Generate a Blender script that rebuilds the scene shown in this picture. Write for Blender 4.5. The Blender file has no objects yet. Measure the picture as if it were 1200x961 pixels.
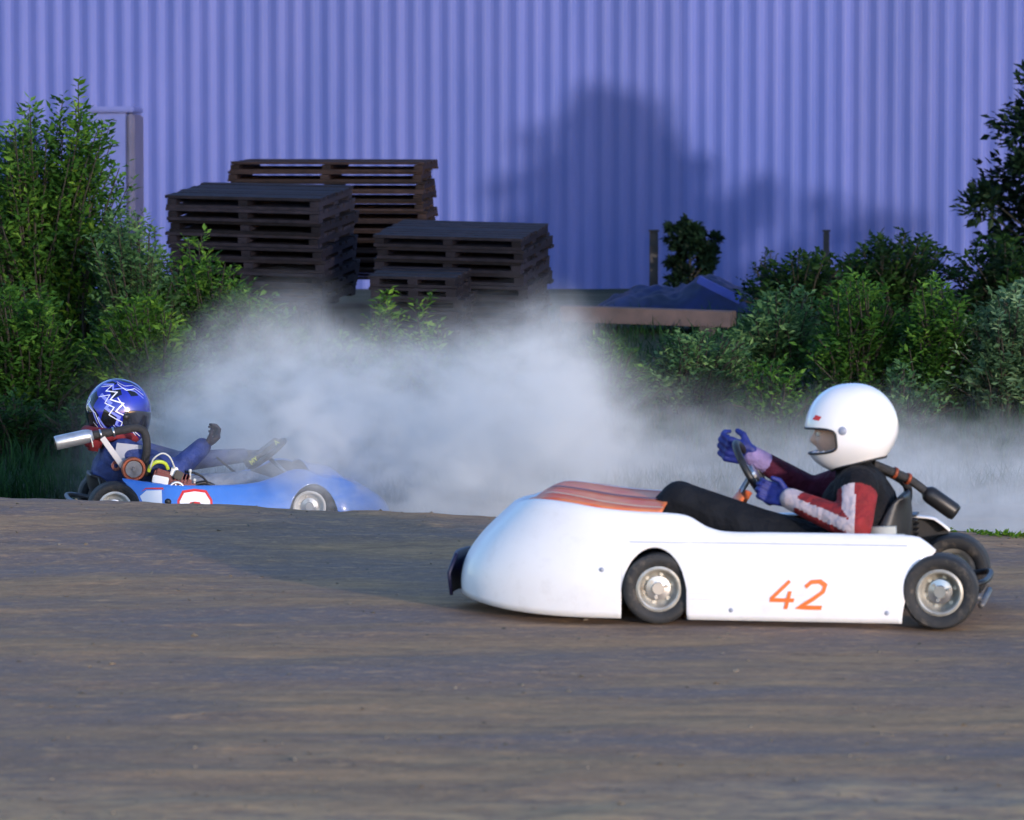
import bpy, bmesh, math, random
from mathutils import Vector, Matrix, noise, Quaternion
from mathutils.geometry import tessellate_polygon

R = math.radians
rnd = random.Random(7)
scene = bpy.context.scene
col = scene.collection

# ------------------------------------------------------------------ camera numbers
F = 4492.0            # focal length in photo pixels (1200 wide)
CAM_H = 1.574
HOR = 230.0           # horizon row in the photo
def at(px, py, Y):    # point of the place seen at photo pixel (px,py), at distance Y
    return Vector(((px - 600.0) / F * Y, Y, CAM_H - (py - HOR) / F * Y))

def sstep(t):
    t = max(0.0, min(1.0, t)); return t * t * (3 - 2 * t)
def lerp(a, b, t): return a + (b - a) * t
def table(tab, x):
    if x <= tab[0][0]: return tab[0][1]
    for (x0, v0), (x1, v1) in zip(tab, tab[1:]):
        if x <= x1: return v0 + (v1 - v0) * (x - x0) / (x1 - x0)
    return tab[-1][1]
def stable(tab, x):   # smooth (Catmull-Rom) version
    if x <= tab[0][0]: return tab[0][1]
    if x >= tab[-1][0]: return tab[-1][1]
    for i in range(len(tab) - 1):
        if x <= tab[i + 1][0]:
            x1, y1 = tab[i]; x2, y2 = tab[i + 1]
            x0, y0 = tab[max(i - 1, 0)]; x3, y3 = tab[min(i + 2, len(tab) - 1)]
            m1 = (y2 - y0) / max(x2 - x0, 1e-6); m2 = (y3 - y1) / max(x3 - x1, 1e-6)
            h = x2 - x1; t = (x - x1) / h
            return ((2*t**3 - 3*t*t + 1) * y1 + (t**3 - 2*t*t + t) * h * m1 + (-2*t**3 + 3*t*t) * y2 + (t**3 - t*t) * h * m2)

# ------------------------------------------------------------------ materials
def nodes_of(m):
    m.use_nodes = True
    return m.node_tree.nodes, m.node_tree.links
def pmat(name, c, rough=0.5, metal=0.0, var=0.15, scale=8.0, bump=0.0, bscale=40.0, coat=0.0, c2=None, spec=0.5, dirt=0.0, sheen=0.0, objrand=0.0):
    m = bpy.data.materials.new(name); n, l = nodes_of(m)
    b = n['Principled BSDF']
    tc = n.new('ShaderNodeTexCoord')
    nz = n.new('ShaderNodeTexNoise'); nz.inputs['Scale'].default_value = scale; nz.inputs['Detail'].default_value = 5
    l.new(tc.outputs['Object'], nz.inputs['Vector'])
    mx = n.new('ShaderNodeMix'); mx.data_type = 'RGBA'
    cr = n.new('ShaderNodeMapRange'); cr.inputs[1].default_value = 0.35; cr.inputs[2].default_value = 0.65
    l.new(nz.outputs['Fac'], cr.inputs[0]); l.new(cr.outputs[0], mx.inputs['Factor'])
    c2 = c2 or tuple(v * (1 - var) for v in c)
    mx.inputs['A'].default_value = (*c2, 1); mx.inputs['B'].default_value = (*c, 1)
    out = mx.outputs['Result']
    if objrand > 0:
        oi = n.new('ShaderNodeObjectInfo'); orr = n.new('ShaderNodeMapRange'); orr.inputs[3].default_value = 1 - objrand * .6; orr.inputs[4].default_value = 1 + objrand
        l.new(oi.outputs['Random'], orr.inputs[0])
        vm = n.new('ShaderNodeVectorMath'); vm.operation = 'SCALE'; l.new(out, vm.inputs[0]); l.new(orr.outputs[0], vm.inputs['Scale']); out = vm.outputs[0]
    if dirt > 0:     # dried mud film
        n3 = n.new('ShaderNodeTexNoise'); n3.inputs['Scale'].default_value = 14; n3.inputs['Detail'].default_value = 8; n3.inputs['Roughness'].default_value = .7
        l.new(tc.outputs['Object'], n3.inputs['Vector'])
        r3 = n.new('ShaderNodeMapRange'); r3.inputs[1].default_value = .52; r3.inputs[2].default_value = .75; r3.inputs[4].default_value = dirt
        l.new(n3.outputs['Fac'], r3.inputs[0])
        m3 = n.new('ShaderNodeMix'); m3.data_type = 'RGBA'
        l.new(r3.outputs[0], m3.inputs['Factor']); l.new(out, m3.inputs['A']); m3.inputs['B'].default_value = (.2, .16, .12, 1)
        out = m3.outputs['Result']
    l.new(out, b.inputs['Base Color'])
    b.inputs['Roughness'].default_value = rough; b.inputs['Metallic'].default_value = metal
    b.inputs['Coat Weight'].default_value = coat; b.inputs['Coat Roughness'].default_value = 0.08
    b.inputs['Specular IOR Level'].default_value = spec
    b.inputs['Sheen Weight'].default_value = sheen
    if bump > 0:
        n2 = n.new('ShaderNodeTexNoise'); n2.inputs['Scale'].default_value = bscale; n2.inputs['Detail'].default_value = 4
        l.new(tc.outputs['Object'], n2.inputs['Vector'])
        bp = n.new('ShaderNodeBump'); bp.inputs['Strength'].default_value = bump; bp.inputs['Distance'].default_value = 0.04 if bscale <= 22 else 0.01
        l.new(n2.outputs['Fac'], bp.inputs['Height']); l.new(bp.outputs['Normal'], b.inputs['Normal'])
    return m

def leaf_mat(name, dark, mid, light, trans=0.35):
    m = bpy.data.materials.new(name); n, l = nodes_of(m)
    b = n['Principled BSDF']; out = n['Material Output']
    a = n.new('ShaderNodeAttribute'); a.attribute_name = 'tint'
    r = n.new('ShaderNodeValToRGB')
    e = r.color_ramp.elements
    e[0].position = 0; e[0].color = (*dark, 1); e[1].position = 1; e[1].color = (*light, 1)
    k = e.new(.5); k.color = (*mid, 1)
    l.new(a.outputs['Fac'], r.inputs['Fac'])
    l.new(r.outputs['Color'], b.inputs['Base Color'])
    b.inputs['Roughness'].default_value = .6; b.inputs['Specular IOR Level'].default_value = .15
    t = n.new('ShaderNodeBsdfTranslucent'); l.new(r.outputs['Color'], t.inputs['Color'])
    mx = n.new('ShaderNodeMixShader'); mx.inputs[0].default_value = trans
    l.new(b.outputs[0], mx.inputs[1]); l.new(t.outputs[0], mx.inputs[2]); l.new(mx.outputs[0], out.inputs['Surface'])
    return m

M = {}
M['white_paint'] = pmat('white_paint', (.80, .80, .82), .4, var=.05, scale=5, coat=.2, dirt=.12)
M['blue_paint'] = pmat('blue_paint', (.05, .20, .66), .3, var=.1, scale=6, coat=.5, dirt=.12)
M['orange_paint'] = pmat('orange_paint', (.72, .12, .04), .45, scale=9, coat=.05, c2=(.80, .26, .10), spec=.3)
M['liner'] = pmat('raw_fibreglass', (.05, .05, .055), .7, var=.3)
M['nose_dark_blue'] = pmat('nose_dark_blue', (.012, .012, .05), .5, var=.3)
M['hood_dark'] = pmat('hood_dark', (.20, .02, .01), .45, var=.2)
M['hood_pale'] = pmat('hood_pale', (.85, .50, .28), .45, var=.15)
M['orange_mark'] = pmat('orange_mark', (.85, .18, .03), .45, var=.1)
M['red_mark'] = pmat('red_mark', (.65, .02, .02), .45, var=.1)
M['white_mark'] = pmat('white_mark', (.8, .8, .8), .45, var=.05)
M['yellow_mark'] = pmat('yellow_mark', (.75, .8, .06), .45, var=.05)
M['tyre'] = pmat('tyre_rubber', (.022, .023, .026), .75, var=.3, scale=20, bump=.25, bscale=60, dirt=.75)
M['rim'] = pmat('rim_alloy', (.60, .58, .52), .45, metal=.55, var=.3, scale=20, dirt=.85)
M['rim_white'] = pmat('rim_painted', (.72, .70, .66), .4, var=.15, scale=20, dirt=.5)
M['steel'] = pmat('steel', (.55, .55, .57), .3, metal=1, var=.15, scale=15)
M['silver'] = pmat('silver_muffler', (.62, .63, .66), .35, metal=.8, var=.2, scale=25)
M['black_metal'] = pmat('black_metal', (.02, .02, .022), .4, metal=.2, var=.3, scale=20)
M['black_plastic'] = pmat('black_plastic', (.015, .015, .017), .45, var=.3, scale=20)
M['wrap'] = pmat('exhaust_wrap', (.03, .03, .033), .8, var=.4, scale=30, bump=.5, bscale=80)
M['chain_grey'] = pmat('frame_tube', (.16, .16, .17), .45, metal=.4, var=.2)
M['dark_red'] = pmat('engine_red', (.16, .012, .02), .35, var=.3, scale=20, coat=.3)
M['rust_orange'] = pmat('clutch_drum', (.34, .07, .025), .5, metal=.2, var=.4, scale=30)
M['clutch_face'] = pmat('clutch_face', (.16, .17, .2), .5, metal=.3, var=.5, scale=25)
M['plate_grey'] = pmat('plate_grey', (.30, .33, .42), .45, metal=.1, var=.12, scale=12)
M['yellow_hose'] = pmat('yellow_hose', (.55, .65, .05), .35, var=.1)
M['cable'] = pmat('cable_pale', (.6, .6, .55), .45, var=.1)
M['bracket'] = pmat('bracket_alloy', (.42, .42, .45), .5, metal=.4, var=.2)
M['tan_tank'] = pmat('pale_tank', (.52, .53, .48), .5, var=.1, scale=12)
M['jacket_black'] = pmat('jacket_black', (.009, .009, .012), .8, var=.4, scale=14, bump=.6, bscale=22, spec=.2)
M['sleeve_red'] = pmat('sleeve_red', (.26, .012, .016), .8, var=.35, scale=16, bump=.6, bscale=22)
M['sleeve_white'] = pmat('sleeve_white', (.55, .46, .49), .8, var=.2, scale=16, bump=.5, bscale=22)
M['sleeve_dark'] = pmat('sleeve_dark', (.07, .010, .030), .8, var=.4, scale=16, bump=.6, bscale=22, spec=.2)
M['cuff_lilac'] = pmat('cuff_lilac', (.26, .20, .42), .8, var=.3, scale=16, bump=.6, bscale=22)
M['trouser_black'] = pmat('trouser_black', (.008, .010, .015), .85, var=.4, scale=10, bump=.6, bscale=18, spec=.2)
M['suit_blue'] = pmat('suit_blue', (.03, .055, .22), .7, var=.45, scale=12, bump=.6, bscale=20)
M['trouser_grey'] = pmat('trouser_grey', (.30, .34, .42), .85, var=.2, scale=12, bump=.6, bscale=20)
M['glove_blue'] = pmat('glove_blue', (.010, .022, .20), .6, var=.3, scale=30, bump=.4, bscale=50)
M['glove_dark'] = pmat('glove_dark', (.03, .025, .04), .7, var=.3, scale=30, bump=.4, bscale=50)
M['skin'] = pmat('skin', (.62, .39, .29), .5, var=.12, scale=25)
M['eye'] = pmat('eye_dark', (.02, .015, .012), .15)
M['eye_white'] = pmat('eye_white', (.7, .68, .65), .25, var=.02)
M['brow'] = pmat('brow_hair', (.06, .035, .02), .8)
M['helmet_white'] = pmat('helmet_white', (.82, .82, .84), .22, var=.02, scale=4, coat=.6)
M['helmet_blue'] = pmat('helmet_blue', (.006, .010, .15), .18, c2=(.018, .028, .42), scale=6, coat=.8)
M['helmet_black'] = pmat('helmet_black', (.006, .006, .010), .2, var=.2, coat=.6)
M['stripe_lilac'] = pmat('stripe_lilac', (.20, .24, .72), .25, var=.1, coat=.6)
M['stripe_white'] = pmat('stripe_white', (.78, .80, .88), .25, var=.05, coat=.6)
M['visor'] = pmat('visor_tint', (.03, .035, .05), .05, metal=.3, var=.1, coat=1)
M['gasket'] = pmat('gasket', (.02, .02, .022), .6)
M['collar_red'] = pmat('collar_red', (.20, .012, .02), .8, var=.3, scale=25, bump=.4, bscale=60)
M['pallet'] = pmat('pallet_wood_shaded', (.011, .010, .015), .6, c2=(.005, .005, .008), objrand=.8, spec=.15, scale=9, bump=.4, bscale=30)  # shade on the stacks is put into this very dark wood tone
M['pallet_brown'] = pmat('pallet_brown_shaded', (.019, .012, .012), .7, c2=(.009, .006, .007), objrand=.8, spec=.15, scale=9, bump=.4, bscale=30)  # brown wood, also darkened to carry the shade
M['timber'] = pmat('timber_pinkish', (.085, .058, .056), .8, c2=(.055, .04, .04), scale=6, bump=.3, bscale=25)
M['timber_dark'] = pmat('timber_dark', (.05, .04, .035), .85, var=.4, scale=9)
M['tarp'] = pmat('tarp_blue', (.006, .012, .085), .5, var=.6, scale=5)
M['beam_blue'] = pmat('beam_blue', (.02, .06, .40), .45, var=.2, scale=8)
M['cabinet'] = pmat('cabinet_blue', (.10, .13, .36), .5, var=.08, scale=4)
M['cabinet_shade_grey'] = pmat('cabinet_shade_grey', (.085, .085, .16), .5, var=.2, scale=4)
M['bark'] = pmat('bark', (.035, .032, .022), .9, var=.4, scale=20, bump=.5)
M['post'] = pmat('post_wood', (.05, .045, .045), .85, var=.3)
M['concrete'] = pmat('concrete', (.30, .30, .31), .85, var=.25, scale=4, bump=.3)
M['roof'] = pmat('roof_metal', (.25, .27, .33), .45, metal=.3, var=.1)
M['number_inner'] = pmat('number_white', (.8, .8, .82), .4, var=.04)

# corrugated cladding
def wall_mat():
    m = bpy.data.materials.new('cladding'); n, l = nodes_of(m); b = n['Principled BSDF']
    tc = n.new('ShaderNodeTexCoord')
    mp = n.new('ShaderNodeMapping'); mp.inputs['Scale'].default_value = (1.6, 1, .25)
    l.new(tc.outputs['Object'], mp.inputs[0])
    nz = n.new('ShaderNodeTexNoise'); nz.inputs['Scale'].default_value = 1.4; nz.inputs['Detail'].default_value = 6; nz.inputs['Roughness'].default_value = .6
    l.new(mp.outputs[0], nz.inputs['Vector'])
    r = n.new('ShaderNodeValToRGB'); e = r.color_ramp.elements
    e[0].position = .3; e[0].color = (.074, .108, .335, 1); e[1].position = .7; e[1].color = (.106, .134, .380, 1)
    l.new(nz.outputs['Fac'], r.inputs[0])
    sx = n.new('ShaderNodeSeparateXYZ'); l.new(tc.outputs['Object'], sx.inputs[0])
    fl = n.new('ShaderNodeMath'); fl.operation = 'MULTIPLY'; fl.inputs[1].default_value = 1 / .935; l.new(sx.outputs['X'], fl.inputs[0])
    f2 = n.new('ShaderNodeMath'); f2.operation = 'FLOOR'; l.new(fl.outputs[0], f2.inputs[0])
    wn = n.new('ShaderNodeTexWhiteNoise'); wn.noise_dimensions = '1D'; l.new(f2.outputs[0], wn.inputs['W'])
    wr = n.new('ShaderNodeMapRange'); wr.inputs[3].default_value = .93; wr.inputs[4].default_value = 1.06; l.new(wn.outputs['Value'], wr.inputs[0])
    vm = n.new('ShaderNodeVectorMath'); vm.operation = 'SCALE'; l.new(r.outputs[0], vm.inputs[0]); l.new(wr.outputs[0], vm.inputs['Scale'])
    l.new(vm.outputs[0], b.inputs['Base Color'])
    b.inputs['Roughness'].default_value = .55; b.inputs['Specular IOR Level'].default_value = .3
    return m
M['cladding'] = wall_mat()

def ground_mat():
    m = bpy.data.materials.new('dirt'); n, l = nodes_of(m); b = n['Principled BSDF']
    geo = n.new('ShaderNodeNewGeometry')
    def mapping(sc, rz=0):
        mp = n.new('ShaderNodeMapping'); mp.inputs['Scale'].default_value = sc; mp.inputs['Rotation'].default_value = (0, 0, rz)
        l.new(geo.outputs['Position'], mp.inputs[0]); return mp.outputs[0]
    def nz(v, s, d=6, r=.6):
        t = n.new('ShaderNodeTexNoise'); t.inputs['Scale'].default_value = s; t.inputs['Detail'].default_value = d; t.inputs['Roughness'].default_value = r
        l.new(v, t.inputs['Vector']); return t.outputs['Fac']
    def rng(v, a, c, lo=0, hi=1):
        t = n.new('ShaderNodeMapRange'); t.inputs[1].default_value = a; t.inputs[2].default_value = c; t.inputs[3].default_value = lo; t.inputs[4].default_value = hi
        l.new(v, t.inputs[0]); return t.outputs[0]
    def mix(f, a, c):
        t = n.new('ShaderNodeMix'); t.data_type = 'RGBA'
        l.new(f, t.inputs['Factor'])
        for s, v in (('A', a), ('B', c)):
            if isinstance(v, tuple): t.inputs[s].default_value = (*v, 1)
            else: l.new(v, t.inputs[s])
        return t.outputs['Result']
    rz = R(6)
    streak = nz(mapping((.8, 3.2, 3.2), rz), 1.6, 9, .68)
    big = nz(mapping((.45, 1.3, 1.3), rz), .9, 5, .6)
    mid = nz(mapping((1, 1.8, 1), rz), 6.5, 7, .72)
    fine = nz(mapping((1, 1.5, 1), rz), 19, 5, .72)
    grit = nz(mapping((1, 1.4, 1)), 60, 3, .7)
    c = mix(rng(streak, .36, .64), (0.220, 0.138, 0.087), (0.456, 0.268, 0.134))
    c = mix(rng(big, .42, .60), (0.180, 0.127, 0.109), c)
    c = mix(rng(mid, .54, .70, 0, .85), c, (0.589, 0.332, 0.152))
    c = mix(rng(mid, .30, .45, .8, 0), c, (0.126, 0.078, 0.049))
    c = mix(rng(fine, .56, .72, 0, .8), c, (0.675, 0.392, 0.183))
    c = mix(rng(fine, .28, .44, .75, 0), c, (0.110, 0.067, 0.044))
    c = mix(rng(grit, .35, .75, 0, .35), c, (0.559, 0.328, 0.161))
    # damp band: smoother, darker (keeps its place)
    damp = rng(big, .36, .54, 1, 0)
    # verge behind the far straight is earth under grass
    sp = n.new('ShaderNodeSeparateXYZ'); l.new(geo.outputs['Position'], sp.inputs[0])
    verge = rng(sp.outputs['Y'], 21.6, 22.4)
    c = mix(verge, c, (.035, .045, .022))
    # dry crumbled shoulder nearest the camera
    ne = n.new('ShaderNodeMath'); ne.operation = 'ADD'
    l.new(sp.outputs['Y'], ne.inputs[0]); l.new(rng(big, .3, .7, -.6, .6), ne.inputs[1])
    near = rng(ne.outputs[0], 9.8, 10.35, 1, 0)
    nm = n.new('ShaderNodeMath'); nm.operation = 'MULTIPLY'; l.new(near, nm.inputs[0]); l.new(rng(mid, .42, .62, .1, 1), nm.inputs[1])
    c = mix(nm.outputs[0], c, (.54, .335, .165))
    l.new(c, b.inputs['Base Color'])
    l.new(rng(damp, 0, 1, .9, .68), b.inputs['Roughness'])
    b.inputs['Specular IOR Level'].default_value = .25
    bp = n.new('ShaderNodeBump'); bp.inputs['Strength'].default_value = .8; bp.inputs['Distance'].default_value = .03
    ad = n.new('ShaderNodeMath'); ad.operation = 'MULTIPLY_ADD'; ad.inputs[1].default_value = .35
    l.new(fine, ad.inputs[0]); l.new(mid, ad.inputs[2])
    l.new(ad.outputs[0], bp.inputs['Height']); l.new(bp.outputs['Normal'], b.inputs['Normal'])
    return m
M['dirt'] = ground_mat()
M['clod'] = pmat('clod_earth', (.20, .165, .125), .9, var=.45, scale=6, bump=.5, bscale=30)

LEAF = {
 'mid':   leaf_mat('leaf_mid',   (0.015, 0.047, 0.010), (0.044, 0.130, 0.019), (0.136, 0.272, 0.039)),
 'fresh': leaf_mat('leaf_fresh', (0.018, 0.057, 0.008), (0.066, 0.168, 0.018), (0.194, 0.337, 0.039)),
 'grey':  leaf_mat('leaf_grey',  (0.020, 0.055, 0.021), (0.063, 0.146, 0.051), (0.169, 0.289, 0.106)),
 'silver':leaf_mat('leaf_silver',(0.028, 0.072, 0.033), (0.092, 0.175, 0.082), (0.279, 0.413, 0.211)),
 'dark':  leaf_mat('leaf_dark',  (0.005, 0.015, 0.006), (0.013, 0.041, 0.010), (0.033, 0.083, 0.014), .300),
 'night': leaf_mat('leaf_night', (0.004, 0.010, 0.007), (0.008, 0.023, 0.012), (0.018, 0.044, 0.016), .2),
 'grass': leaf_mat('leaf_grass', (0.007, 0.026, 0.009), (0.016, 0.056, 0.015), (0.037, 0.102, 0.022)),
 'undergrowth': leaf_mat('leaf_undergrowth', (0.007, 0.024, 0.008), (0.016, 0.056, 0.014), (0.039, 0.106, 0.022), .3),
 'weed':  leaf_mat('leaf_weed',  (0.034, 0.077, 0.007), (0.089, 0.192, 0.014), (0.178, 0.310, 0.024)),
}

# ------------------------------------------------------------------ object helpers
def link(name, me, mats, parent=None, smooth=False):
    o = bpy.data.objects.new(name, me); col.objects.link(o)
    for m in (mats if isinstance(mats, (list, tuple)) else [mats]): me.materials.append(m)
    if parent is not None: o.parent = parent
    if smooth:
        for p in me.polygons: p.use_smooth = True
    return o
def empty(name, loc=(0, 0, 0), rot=(0, 0, 0)):
    o = bpy.data.objects.new(name, None); col.objects.link(o)
    o.location = loc; o.rotation_euler = rot; o.empty_display_size = .2
    return o
def tag(o, label=None, cat=None, group=None, kind=None):
    if label: o['label'] = label
    if cat: o['category'] = cat
    if group: o['group'] = group
    if kind: o['kind'] = kind
    return o
def copy_tree(o, parent=None):
    c = o.copy(); col.objects.link(c)
    if parent is not None: c.parent = parent
    for ch in [x for x in bpy.data.objects if x.parent == o]:
        copy_tree(ch, c)
    return c

class MB:
    def __init__(s): s.v = []; s.f = []; s.m = []; s.t = []
    def add(s, vs, fs, mi=0):
        k = len(s.v); s.v += [tuple(v) for v in vs]; s.f += [tuple(i + k for i in f) for f in fs]; s.m += [mi] * len(fs); return s
    def box(s, c, d, rot=None, mi=0, bev=0.0):
        if bev > 0:
            bm = bmesh.new(); bmesh.ops.create_cube(bm, size=1)
            for v in bm.verts: v.co = Vector((v.co.x * d[0], v.co.y * d[1], v.co.z * d[2]))
            bmesh.ops.bevel(bm, geom=list(bm.edges), offset=bev, segments=2, affect='EDGES')
            bm.verts.index_update()
            vs = [v.co.copy() for v in bm.verts]; fs = [[v.index for v in f.verts] for f in bm.faces]; bm.free()
        else:
            vs = [Vector((x * d[0] / 2, y * d[1] / 2, z * d[2] / 2)) for x in (-1, 1) for y in (-1, 1) for z in (-1, 1)]
            fs = [(0, 1, 3, 2), (4, 6, 7, 5), (0, 4, 5, 1), (2, 3, 7, 6), (0, 2, 6, 4), (1, 5, 7, 3)]
        if rot is not None: vs = [rot @ v for v in vs]
        return s.add([v + Vector(c) for v in vs], fs, mi)
    def tube(s, pts, rad, n=10, mi=0, cap=True, flat=1.0):
        pts = [Vector(p) for p in pts]
        rs = rad if isinstance(rad, (list, tuple)) else [rad] * len(pts)
        vs = []; up = None
        for i, p in enumerate(pts):
            t = (pts[min(i + 1, len(pts) - 1)] - pts[max(i - 1, 0)])
            if t.length < 1e-9: t = Vector((0, 0, 1))
            t.normalize()
            if up is None:
                up = Vector((0, 0, 1)) if abs(t.z) < .9 else Vector((1, 0, 0))
            a = t.cross(up)
            if a.length < 1e-6: a = t.orthogonal()
            a.normalize(); b = a.cross(t).normalized(); up = b
            for k in range(n):
                q = 2 * math.pi * k / n
                vs.append(p + (a * math.cos(q) + b * math.sin(q) * flat) * rs[i])
        fs = []
        for i in range(len(pts) - 1):
            for k in range(n):
                k2 = (k + 1) % n
                fs.append((i * n + k, i * n + k2, (i + 1) * n + k2, (i + 1) * n + k))
        if cap:
            fs.append(tuple(range(n - 1, -1, -1))); fs.append(tuple((len(pts) - 1) * n + k for k in range(n)))
        return s.add(vs, fs, mi)
    def lathe(s, prof, o, axis, n=32, mi=0, closed=False):   # prof: list of (radius, along)
        axis = Vector(axis).normalized(); a = axis.orthogonal().normalized(); b = axis.cross(a)
        o = Vector(o); vs = []; fs = []
        for (r, h) in prof:
            for k in range(n):
                q = 2 * math.pi * k / n
                vs.append(o + axis * h + (a * math.cos(q) + b * math.sin(q)) * r)
        m = len(prof)
        for i in range(m if closed else m - 1):
            for k in range(n):
                k2 = (k + 1) % n; j = (i + 1) % m
                fs.append((i * n + k, i * n + k2, j * n + k2, j * n + k))
        return s.add(vs, fs, mi)
    def sphere(s, c, r, n=14, mi=0, sc=(1, 1, 1)):
        c = Vector(c); vs = []; fs = []; h = n // 2 + 1
        for i in range(1, h):
            ph = math.pi * i / h
            for k in range(n):
                q = 2 * math.pi * k / n
                vs.append(c + Vector((math.sin(ph) * math.cos(q) * r * sc[0], math.sin(ph) * math.sin(q) * r * sc[1], math.cos(ph) * r * sc[2])))
        top = len(vs); vs.append(c + Vector((0, 0, r * sc[2]))); vs.append(c - Vector((0, 0, r * sc[2])))
        for i in range(h - 2):
            for k in range(n):
                k2 = (k + 1) % n
                fs.append((i * n + k, (i + 1) * n + k, (i + 1) * n + k2, i * n + k2))
        for k in range(n):
            k2 = (k + 1) % n
            fs.append((top, k, k2)); fs.append((top + 1, (h - 2) * n + k2, (h - 2) * n + k))
        return s.add(vs, fs, mi)
    def mesh(s, name):
        me = bpy.data.meshes.new(name); me.from_pydata(s.v, [], s.f); me.update()
        if any(s.m): me.polygons.foreach_set('material_index', s.m)
        if s.t:
            a = me.attributes.new('tint', 'FLOAT', 'FACE'); a.data.foreach_set('value', s.t)
        return me
    def build(s, name, mats, parent=None, smooth=False):
        return link(name, s.mesh(name), mats, parent, smooth)

def smooth_by_angle(o, ang=35):
    me = o.data
    for p in me.polygons: p.use_smooth = True
    bm = bmesh.new(); bm.from_mesh(me)
    for e in bm.edges:
        if len(e.link_faces) == 2 and e.calc_face_angle(0) > R(ang): e.smooth = False
    bm.to_mesh(me); bm.free(); return o

def curve_pts(pts, n=8):      # Catmull-Rom through points
    pts = [Vector(p) for p in pts]; out = []
    for i in range(len(pts) - 1):
        p0 = pts[max(i - 1, 0)]; p1 = pts[i]; p2 = pts[i + 1]; p3 = pts[min(i + 2, len(pts) - 1)]
        for k in range(n):
            t = k / n
            out.append(.5 * ((2 * p1) + (p2 - p0) * t + (2 * p0 - 5 * p1 + 4 * p2 - p3) * t * t + (3 * p1 - p0 - 3 * p2 + p3) * t ** 3))
    out.append(pts[-1]); return out

def strip2d(pts, hw, closed=False, sub=1):    # mitred 2D stroke -> list of (left,right)
    P = [Vector(p) for p in pts]
    if sub > 1:
        Q = []
        for a, b in zip(P, P[1:] + ([P[0]] if closed else [])):
            for k in range(sub): Q.append(a.lerp(b, k / sub))
        if not closed: Q.append(P[-1])
        P = Q
    n = len(P); out = []
    for i in range(n):
        w = hw(i / (n - 1)) if callable(hw) else hw
        if closed: a, b = P[i - 1], P[(i + 1) % n]
        else: a, b = P[max(i - 1, 0)], P[min(i + 1, n - 1)]
        d1 = (P[i] - a); d2 = (b - P[i])
        if d1.length < 1e-9: d1 = d2
        if d2.length < 1e-9: d2 = d1
        d1.normalize(); d2.normalize()
        n1 = Vector((-d1.y, d1.x)); n2 = Vector((-d2.y, d2.x))
        m = n1 + n2
        if m.length < 1e-6: m = n1
        m.normalize(); k = min(2.2, 1 / max(.35, m.dot(n1)))
        out.append((P[i] + m * w * k, P[i] - m * w * k))
    return out
def strip_to(mb, strip, fn, closed=False, mi=0):
    vs = []; fs = []
    for a, b in strip: vs += [fn(a), fn(b)]
    n = len(strip)
    for i in range(n if closed else n - 1):
        j = (i + 1) % n
        fs.append((2 * i, 2 * i + 1, 2 * j + 1, 2 * j))
    mb.add(vs, fs, mi)

# remeshed continuous body from tapered capsules: (p0, r0, p1, r1, tag)
def capsule_mesh(caps, voxel=.011, extra=None, smooth_it=6):
    mb = MB()
    for (p0, r0, p1, r1, _) in caps:
        p0 = Vector(p0); p1 = Vector(p1)
        mb.sphere(p0, r0); 
        if (p1 - p0).length > 1e-5:
            mb.sphere(p1, r1); mb.tube([p0, p1], [r0, r1], 14)
    if extra: extra(mb)
    me = mb.mesh('tmp'); o = bpy.data.objects.new('tmp', me); col.objects.link(o)
    rm = o.modifiers.new('r', 'REMESH'); rm.mode = 'VOXEL'; rm.voxel_size = voxel; rm.adaptivity = 0
    if smooth_it:
        sm = o.modifiers.new('s', 'SMOOTH'); sm.factor = .5; sm.iterations = smooth_it
    dg = bpy.context.evaluated_depsgraph_get()
    res = bpy.data.meshes.new_from_object(o.evaluated_get(dg))
    bpy.data.objects.remove(o); bpy.data.meshes.remove(me)
    return res
def cap_dist(p, cap):
    p0 = Vector(cap[0]); p1 = Vector(cap[2]); d = p1 - p0
    t = 0 if d.length_squared < 1e-10 else max(0, min(1, (p - p0).dot(d) / d.length_squared))
    return (p - (p0 + d * t)).length - lerp(cap[1], cap[3], t), t

# ------------------------------------------------------------------ ground
def crest_y(x): x = max(-9, min(9, x)); return 18.06 - .219 * x
def crest_z(x): x = max(-9, min(9, x)); return .059 - .0213 * x
BANK = [(-100, -.187), (23.2, -.187), (25, -.02), (32, .56), (34, .62), (42, .56), (500, .56)]
def ground_z(x, y, rough=True):
    s = y - crest_y(x); zc = crest_z(x)
    if s < 0: z = zc * sstep((s + 2.6) / 2.6)
    else:
        z = lerp(zc, -.187, sstep(s / 1.15))
        if y > 23: z = stable(BANK, y) if y > 23.2 else -.187
    if rough and y < 60 and abs(x) < 40:
        z += .012 * noise.noise(Vector((x * .9, y * 1.6, 3))) + .006 * noise.noise(Vector((x * 3.1, y * 6, 9)))
        if -.8 < s < .5:
            z += .022 * noise.noise(Vector((x * 1.7, 7, 1))) * sstep(1 - abs(s) / .8) + .008 * noise.noise(Vector((x * 9, y * 5, 2)))
        if y < 11.0: z += .02 * max(0, noise.noise(Vector((x * 2.2, y * 3, 5)))) * sstep((11 - y) / 1.2)
    if y < 17 : pass
    return z
def axis_list(fine0, fine1, step, lo, hi):
    a = []; x = fine0
    while x <= fine1 + 1e-9: a.append(x); x += step
    k = step; y = fine1
    while y < hi: k *= 1.35; y += k; a.append(min(y, hi))
    k = step; y = fine0; b = []
    while y > lo: k *= 1.35; y -= k; b.append(max(y, lo))
    return b[::-1] + a
xs = axis_list(-5.2, 5.2, .06, -300, 300); ys = axis_list(9.2, 26, .06, -60, 450)
mb = MB(); W = len(xs)
mb.v = [(x, y, ground_z(x, y)) for y in ys for x in xs]
mb.f = [(j * W + i, j * W + i + 1, (j + 1) * W + i + 1, (j + 1) * W + i) for j in range(len(ys) - 1) for i in range(W - 1)]
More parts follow.
